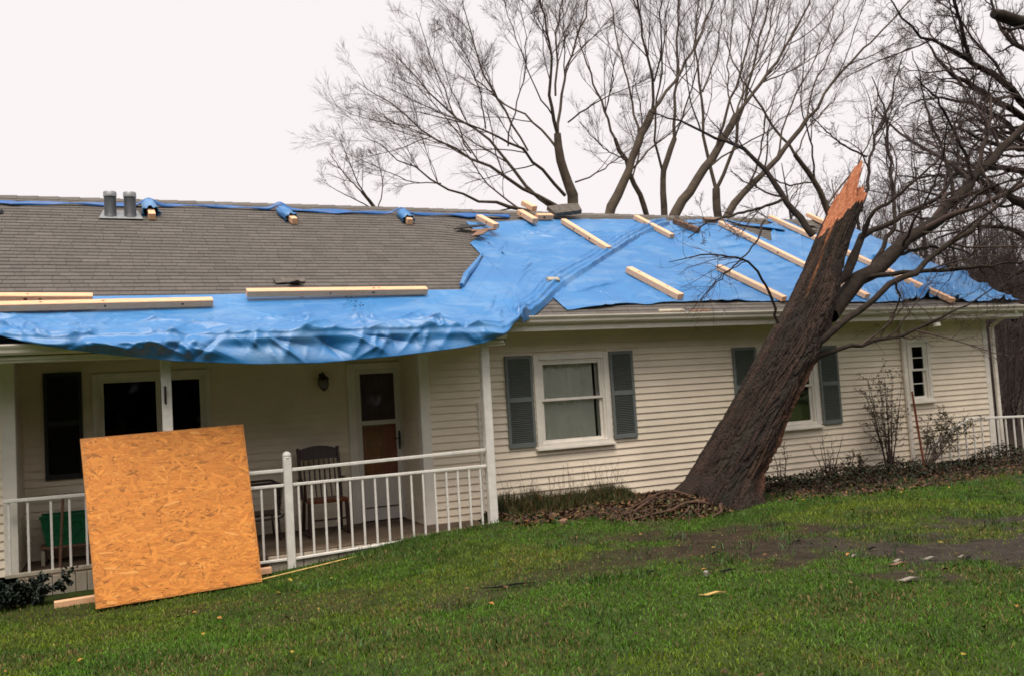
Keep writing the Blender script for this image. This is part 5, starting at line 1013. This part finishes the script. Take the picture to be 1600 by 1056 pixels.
# ------------------------------------------------------------------ lawn
def blades(px, py, hgt, wid, lean_, col, name, mat, label, zoff=0, cat='grass'):
    N = len(px); z = gz(px, py)-.006+zoff; a = rng.uniform(0, 2*np.pi, N); f_ = rng.uniform(0, 2*np.pi, N)
    dx, dy = np.cos(a)*wid/2, np.sin(a)*wid/2; lx, ly = np.cos(f_)*lean_*hgt, np.sin(f_)*lean_*hgt
    V = np.zeros((N, 5, 3))
    V[:, 0] = np.stack([px-dx, py-dy, z], 1); V[:, 1] = np.stack([px+dx, py+dy, z], 1)
    V[:, 2] = np.stack([px+dx*.8+lx*.35, py+dy*.8+ly*.35, z+hgt*.58], 1); V[:, 3] = np.stack([px-dx*.8+lx*.35, py-dy*.8+ly*.35, z+hgt*.58], 1)
    V[:, 4] = np.stack([px+lx, py+ly, z+hgt*np.sqrt(np.clip(1-lean_**2*.5, .2, 1))], 1)
    b_ = np.arange(N)[:, None]*5
    tri = np.concatenate([b_+[0, 1, 2], b_+[0, 2, 3], b_+[3, 2, 4]], 0)
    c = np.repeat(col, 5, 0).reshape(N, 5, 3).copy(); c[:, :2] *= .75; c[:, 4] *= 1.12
    o = link(name, np_mesh(name, V.reshape(-1, 3), tri, False, c.reshape(-1, 3)), mat); tag(o, label, cat, kind='stuff'); return o
N = 560000
px = rng.uniform(-4.5, 15, N); py = -9.6+9.6*rng.random(N)**1.15
# only where the lawn can be seen from the drive side, thinner with distance
dist = np.hypot(px, py+11.8); keep = (rng.random(N) < np.clip(9.5/dist, .35, 1)**1.0) & (px < 1.5+(py+11.8)*1.15) & (px > -(py+11.8)*.28-.6)
mk = mudmask(px, py); keep &= rng.random(N) > mk*.93
keep &= ~((py > -.80) & (px < 4.55)) & ~((py > -.02) & (px > 3.8)); keep &= ~((np.abs(px-7.5) < .75) & (np.abs(py+1.75) < .5))
px, py, mk = px[keep], py[keep], mk[keep]; N = len(px)
n1 = fbm(px*.55+3, py*.55, 4)[:, None]; n2 = fbm(px*2.2+30, py*2.2, 3)[:, None]; rr_ = rng.random(N)[:, None]
g1 = np.array([.068, .165, .004]); g2 = np.array([.160, .190, .006]); g3 = np.array([.022, .060, .004]); dead = np.array([.21, .14, .05])
k1 = sst(.45, .60, n1); k2 = sst(.5, .68, n2)
k1 = k1*.6; col = g1*(1-k1)+g2*k1; col = col*(1-.55*k2)+g3*.55*k2
col = col*rng.uniform(.65, 1.3, (N, 1)); dd = (rr_ < .06+.35*mk[:, None]+.30*sst(.55, .7, fbm(px*1.3, py*1.3+50, 3))[:, None]); col = np.where(dd, dead*rng.uniform(.5, 1.2, (N, 1)), col)
hgt = rng.uniform(.014, .046, N)*(.75+.6*n2[:, 0])*(1-.4*mk)
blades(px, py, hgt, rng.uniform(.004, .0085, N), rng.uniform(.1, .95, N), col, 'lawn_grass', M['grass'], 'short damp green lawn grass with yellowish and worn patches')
print('blades', N)
# coarse tufts near the porch edge and in the mud
N = 26000; px = rng.uniform(1.4, 15, N); py = rng.uniform(-6.5, -.85, N)
tu = fbm(px*2.6+8, py*2.6+2, 3); edge = (np.abs(py+1.0) < .28) & (px < 4.9); keep = ((tu > .60) | edge) & (rng.random(N) < .9)
px, py = px[keep], py[keep]; N = len(px)
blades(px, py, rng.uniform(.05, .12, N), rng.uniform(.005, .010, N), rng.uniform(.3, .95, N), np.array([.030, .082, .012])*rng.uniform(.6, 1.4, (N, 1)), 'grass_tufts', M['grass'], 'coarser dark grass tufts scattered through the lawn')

# ------------------------------------------------------------------ weeds along the wall
N = 5200; px = rng.uniform(4.75, 6.9, N); py = -.12-.75*rng.random(N)**1.3
hh = .30*(.55+.9*fbm(px*3, px*0, 3))*sst(-.95, -.3, py)*rng.uniform(.45, 1.1, N)*(1-.35*sst(5.9, 6.9, px))
col = np.where((rng.random(N) < .5)[:, None], np.array([.052, .062, .018]), np.where((rng.random(N) < .6)[:, None], np.array([.115, .062, .026]), np.array([.03, .045, .014])))*rng.uniform(.6, 1.3, (N, 1))
blades(px, py, hh+.03, rng.uniform(.006, .013, N), rng.uniform(.05, .6, N), col, 'foundation_weeds', M['grass'], 'rank brownish green weeds along the wall under the window', cat='weeds')
N = 70; px = rng.uniform(4.8, 6.8, N); py = rng.uniform(-.5, -.1, N); P0 = np.zeros((N, 5, 3))
for k in range(5): P0[:, k] = np.stack([px+rng.normal(0, .012, N)*k, py+rng.normal(0, .01, N)*k, gz(px, py)+k/4*rng.uniform(.25, .62, N)], 1)
V, F = tubes(P0, np.linspace(.003, .0018, 5)[None].repeat(N, 0), 3); tag(link('weed_stalks', np_mesh('weed_stalks', V, F), M['twig'], org=(5.8, -.3, 0)), 'thin dry weed stalks standing against the cream siding', 'weeds', kind='stuff')

def leaves(px, py, pz, size, cols, name, label, parent=None, tilt=.6, cat='leaves', fold=.3):
    N = len(px); a = rng.uniform(0, 2*np.pi, N); u = np.stack([np.cos(a), np.sin(a), rng.normal(0, tilt, N)], 1); u /= np.linalg.norm(u, axis=1, keepdims=True)
    w_ = np.stack([-np.sin(a), np.cos(a), rng.normal(0, tilt, N)], 1); w_ /= np.linalg.norm(w_, axis=1, keepdims=True); nn_ = np.cross(u, w_)
    s = size[:, None]; c = np.stack([px, py, pz], 1); V = np.zeros((N, 6, 3)); fo_ = (fold*rng.uniform(.3, 1.4, N))[:, None]
    V[:, 0] = c-u*s; V[:, 1] = c-u*s*.2-w_*s*.6+nn_*s*fo_; V[:, 2] = c+u*s*.45-w_*s*.45+nn_*s*fo_; V[:, 3] = c+u*s; V[:, 4] = c+u*s*.45+w_*s*.45+nn_*s*fo_; V[:, 5] = c-u*s*.2+w_*s*.6+nn_*s*fo_
    b_ = np.arange(N)[:, None]*6; F = np.concatenate([b_+[0, 1, 2, 3], b_+[0, 3, 4, 5]], 0)
    o = link(name, np_mesh(name, V.reshape(-1, 3), F, False, np.repeat(cols, 6, 0)), M['leaf'], parent); return tag(o, label if parent is None else None, cat if parent is None else None, kind='stuff')
def pick(cols, N): c = np.array(cols)[rng.integers(0, len(cols), N)]; return c*rng.uniform(.6, 1.3, (N, 1))
BR_ = [(.075, .032, .016), (.05, .024, .014), (.12, .05, .02), (.035, .02, .013), (.15, .085, .035)]
# litter bed along the house
N = 4200; px = rng.uniform(4.6, 8.4, N); py = -.1-1.5*rng.random(N); k = rng.random(N) < sst(-1.75, -1.1, py-.35*sst(5.6, 6.3, px)*(1-sst(7, 8, px))); px, py = px[k], py[k]
leaves(px, py, gz(px, py)+rng.uniform(.0, .035, len(px)), rng.uniform(.015, .045, len(px)), pick(BR_, len(px)), 'leaf_litter', 'brown leaf litter along the bed below the window')
N = 3600; px = rng.uniform(8, 15.5, N); py = rng.uniform(-2.4, -.1, N); 
leaves(px, py, gz(px, py)+rng.uniform(.0, .03, N), rng.uniform(.014, .035, N), pick(BR_+[(.09, .045, .04)], N), 'leaf_litter', 'reddish leaf litter in the bed right of the leaning trunk')
N = 950; px = rng.uniform(-2, 12, N); py = rng.uniform(-8.5, -1.6, N); k = rng.random(N) < .25+.75*mudmask(px, py); px, py = px[k], py[k]
leaves(px, py, gz(px, py)+.025, rng.uniform(.012, .032, len(px)), pick(BR_+[(.32, .22, .03), (.36, .17, .04)], len(px)), 'fallen_leaves', 'single fallen leaves scattered over the lawn', tilt=.25)

Lc = np.concatenate(Lc); leaves(Lc[:, 0], Lc[:, 1], Lc[:, 2], rng.uniform(.35, .8, len(Lc)), pick([(.014, .022, .012), (.02, .03, .014), (.03, .024, .016)], len(Lc)), 'foliage', '', shade_woods, .8)  # foliage of the added woods behind the camera
# ------------------------------------------------------------------ root mound left of the trunk
rm = thing('root_mound', 'heap of torn roots, vines and dead leaves at the left foot of the leaning trunk', 'mound', (6.5, -1.8, -.05))
n = 60; u = np.linspace(-1, 1, n); U, W_ = np.meshgrid(u, u); rr_ = np.sqrt(U**2+W_**2)
mh = .27*np.clip(1-rr_**1.5, 0, 1)*(.6+.5*sst(-.9, .8, U))*(.7+.6*fbm(U*3+4, W_*3, 3))
mxp, myp = 6.72+U*.9, -1.8+W_*.6
Vm = np.stack([mxp, myp, gz(mxp, myp)-.03+mh], -1).reshape(-1, 3); i = (np.arange(n-1)[:, None]*n+np.arange(n-1)[None, :]).ravel()
link('soil', np_mesh('soil', Vm, np.stack([i, i+1, i+n+1, i+n], 1), True), M['litterfloor'], rm)
def mz(x, y):
    U_ = (x-6.72)/.9; Wq = (y+1.8)/.6; r_ = np.sqrt(U_**2+Wq**2); return gz(x, y)-.03+.27*np.clip(1-r_**1.5, 0, 1)*(.6+.5*sst(-.9, .8, U_))*(.7+.6*fbm(U_*3+4, Wq*3, 3))
N = 14000; a = rng.uniform(0, 2*np.pi, N); r_ = np.sqrt(rng.random(N)); px = 6.6+1.05*r_*np.cos(a); py = -1.8+.68*r_*np.sin(a)
leaves(px, py, mz(px, py)+rng.uniform(0, .05, N), rng.uniform(.010, .034, N), pick(BR_+[(.06, .075, .025), (.10, .105, .04)], N), 'dead_leaves', '', rm, .8)
N = 30; P0 = np.zeros((N, 9, 3)); ax = rng.uniform(5.55, 7.5, N); ay = -1.75+rng.normal(0, .35, N); an = rng.normal(math.pi, .7, N); ln = rng.uniform(.25, .9, N)
for k in range(9):
    t = k/8; x = ax+np.cos(an)*ln*t; y = ay+np.sin(an)*ln*t-.15*t*t; P0[:, k] = np.stack([x, y, np.maximum(mz(x, y), gz(x, y))+.015+.10*np.sin(math.pi*t)*rng.uniform(.2, 1.2, N)], 1)
V, F = tubes(P0, np.linspace(1, .45, 9)[None]*rng.uniform(.003, .009, N)[:, None], 5)
M['root'] = material('root', (.085, .042, .024), .8, .3, 8, .3, 40)
tag(link('roots', np_mesh('roots', V, F, True), M['root'], rm), kind='stuff')
for (x0, y0, x1, y1, r, hgt) in ((7.0, -2.25, 5.75, -2.2, .022, .12), (6.9, -2.0, 5.9, -1.6, .020, .16), (6.6, -2.45, 6.15, -2.62, .018, .20), (7.2, -2.2, 6.7, -2.6, .03, .08), (6.85, -1.7, 5.6, -1.9, .018, .10)):
    pts = []
    for k in range(10):
        t = k/9; x = x0+(x1-x0)*t; y = y0+(y1-y0)*t+.06*math.sin(t*7); pts.append((x, y, float(max(mz(np.array(x), np.array(y)), gz(np.array(x), np.array(y))))+hgt*math.sin(math.pi*t)*.8+.01))
    MB().tube(pts, [r*(1-.6*k/9) for k in range(10)], 7).build('root', M['root'], rm, smooth=True)

# ------------------------------------------------------------------ ivy bed and shrubs on the right
N = 10000; px = rng.uniform(8.1, 17, N); py = -.15-1.05*rng.random(N)**1.2; hgt = .34*np.clip(fbm(px*1.3, py*1.3, 3)*2.2-.65, .05, 1)*sst(-1.35, -.6, py)*(.6+.5*sst(11, 13, px))
leaves(px, py, gz(px, py)+hgt*rng.random(N)**.6, rng.uniform(.012, .032, N), pick([(.012, .024, .009), (.018, .034, .012), (.03, .024, .012), (.06, .036, .018), (.04, .025, .014)], N), 'ivy_bed', 'low dark ivy ground cover along the wall right of the trunk', cat='ivy', tilt=.8)
def shrub(name, label, x, y, h, nst, spread, spec, leafcol=None, nleaf=0, lsize=.02, group='shrubs by the wall', lean=0, mat=None):
    zg = float(gz(np.array(x), np.array(y)))-.03; t = thing(name, label, 'shrub', (x, y, zg), group); P0 = []; R0 = []
    for i in range(nst):
        a = rng.uniform(0, 2*np.pi); s_ = spread*rng.uniform(.2, 1); hh_ = h*rng.uniform(.6, 1); k = np.linspace(0, 1, 8)
        p = np.stack([x+.05*math.cos(a)+s_*math.cos(a)*k**1.3+lean*k+rng.normal(0, .012, 8), y+.04*math.sin(a)+s_*math.sin(a)*.45*k, zg+hh_*k], 1); r = np.linspace(.011, .003, 8)
        V, F = tubes(p[None], r[None], 5); link('stem', np_mesh('stem', V, F, True), mat or M['twig'], t); P0.append(p); R0.append(r)
    P0 = np.array(P0); R0 = np.array(R0); VV = []; FF = []; off = 0; Pc, Rc = P0, R0; tips = [P0[:, -3:].reshape(-1, 3)]
    for (n, Kc, lf, ang, upb, sd_) in spec:
        Pc, Rc = grow(Pc, Rc, n, Kc, lf, ang, upb, rmin=.0018); V, F = tubes(Pc, Rc, sd_); VV.append(V); FF.append(F+off); off += len(V); tips.append(Pc[:, 1:].reshape(-1, 3))
    tag(link('twigs', np_mesh('twigs', np.concatenate(VV), np.concatenate(FF), True), mat or M['twig'], t), kind='stuff')
    if nleaf:
        tp = np.concatenate(tips); q = tp[rng.integers(0, len(tp), nleaf)]+rng.normal(0, .015, (nleaf, 3))
        leaves(q[:, 0], q[:, 1], q[:, 2], rng.uniform(.6, 1.2, nleaf)*lsize, pick(leafcol, nleaf), 'foliage', '', t, .8)
    return t
dkl = [(.05, .035, .018), (.035, .032, .014), (.075, .04, .02)]
shrub('tall_shrub', 'tall twiggy brown shrub beside the white downspout', 12.0, -.42, 1.65, 16, .42, [(8, 5, (.2, .4), (20, 50), .1, 4), (4, 4, (.3, .5), (20, 50), .05, 3)], dkl, 1100, .019)
shrub('leafy_shrub', 'leafy arching shrub in front of the ramp railing', 12.75, -.5, .95, 9, .55, [(7, 5, (.25, .5), (20, 60), .05, 4), (5, 4, (.3, .6), (20, 60), .0, 3)], [(.075, .062, .022), (.05, .052, .02), (.10, .07, .03)], 1500, .02, lean=.65)
shrub('bare_shrub', 'small leafless shrub under the window right of the leaning trunk', 10.65, -.4, .78, 8, .42, [(5, 5, (.25, .5), (20, 50), .1, 4)])
shrub('ragged_weed', 'thin ragged weed right at the foot of the leaning trunk', 9.55, -.55, .75, 4, .15, [(4, 5, (.2, .4), (20, 50), .1, 3)], dkl, 60, .02)
shrub('dry_shrub', 'low dark twiggy shrub between the bare shrub and the tall one', 11.2, -.45, .42, 8, .3, [(6, 5, (.25, .5), (20, 60), .05, 3)], dkl, 380, .018)
shrub('evergreen_bush', 'low dark evergreen bush at the left edge below the porch', -1.05, -.75, .32, 12, .55, [(7, 5, (.3, .5), (20, 60), .05, 3)], [(.006, .014, .008), (.010, .02, .012)], 2600, .028, group='bushes')
tag(MB().tube([(12.60, -.62, -.25), (12.56, -.58, .5), (12.52, -.55, 1.26)], .019, 7).build('rusty_stake', M['rust'], org=(12.6, -.62, -.2), smooth=True), 'rusty red metal stake standing by the downspout', 'stake')

# ------------------------------------------------------------------ scraps on the grass
GS = 'scraps on the lawn'
def scrap(x, y, l, w_, ang, mat, label, cat='scrap', name='wood_splinter', h_=.008):
    z = float(gz(np.array(x), np.array(y)))+.022; c, s = math.cos(ang), math.sin(ang); V = []
    for k in (0, 1):
        for (a, b_) in ((-1, -.2), (-.4, -1), (.5, -.8), (1, .1), (.3, .9), (-.6, .8)): V.append((x+c*a*l/2-s*b_*w_/2, y+s*a*l/2+c*b_*w_/2, z+k*h_+.01*math.sin(a*3)))
    tag(MB().add(V, [(5, 4, 3, 2, 1, 0), (6, 7, 8, 9, 10, 11)]+[(i, (i+1) % 6, 6+(i+1) % 6, 6+i) for i in range(6)]).build(name, mat, org=(x, y, z)), label, cat, GS)
scrap(4.12, -6.05, .22, .030, -.35, M['splint'], 'thin yellow splinter lying on the grass nearest the lawn centre')
scrap(5.50, -6.66, .20, .05, -.3, M['white'], 'pale torn scrap on the grass below the mud patch', name='pale_scrap')
scrap(6.35, -6.12, .15, .035, -.4, M['white'], 'long white scrap in the mud, middle of the row', name='pale_scrap')
scrap(6.05, -6.05, .10, .04, -.3, M['white'], 'small white scrap in the mud, left of the row', name='pale_scrap')
scrap(6.62, -6.22, .07, .025, -.5, M['white'], 'small white scrap in the mud, right of the row', name='pale_scrap')
scrap(5.95, -5.65, .08, .03, -.3, M['white'], 'whitish chip at the upper edge of the mud', name='pale_scrap')
scrap(4.50, -5.45, .05, .04, .3, M['white'], 'tiny white chip on the worn grass', name='pale_scrap', h_=.03)
scrap(4.72, -5.45, .16, .04, -.4, M['bark'], 'dark bark piece beside the tiny white chip', 'bark', 'bark_piece')
scrap(5.95, -6.15, .18, .035, -.4, M['oldwood'], 'reddish brown stick at the lower edge of the mud', 'stick', 'stick')
scrap(3.05, -4.55, .5, .03, -.3, M['bark'], 'thin dark stick left of the worn patch', 'stick', 'stick')
scrap(5.1, -1.62, .16, .10, .3, M['oldwood'], 'tan wood chip at the edge of the leaf litter', 'chip', 'wood_chip', .03)
for i in range(5):
    scrap(4.2+random.random()*2.5, -7.2+random.random()*2.6, random.uniform(.06, .16), .03, random.uniform(-1, 1), M['bark'],
          ['short dark twig piece on the near right grass', 'dark bark crumb in the middle of the lawn', 'small dark stick beside the worn grass', 'dark bark sliver on the right lawn', 'short dark sliver near the pale scraps'][i], 'bark', 'bark_piece')

N = 26; px = rng.normal(2.98, .10, N); py = -.12+rng.normal(0, .16, N)
leaves(px, py, 2.70+T29*(py+.5)+.085, rng.uniform(.012, .026, N), pick([(.03, .018, .012), (.05, .03, .02)], N), 'leaf_debris', 'few dark dead leaves lying on the blue tarp below the middle timber', tilt=.4)
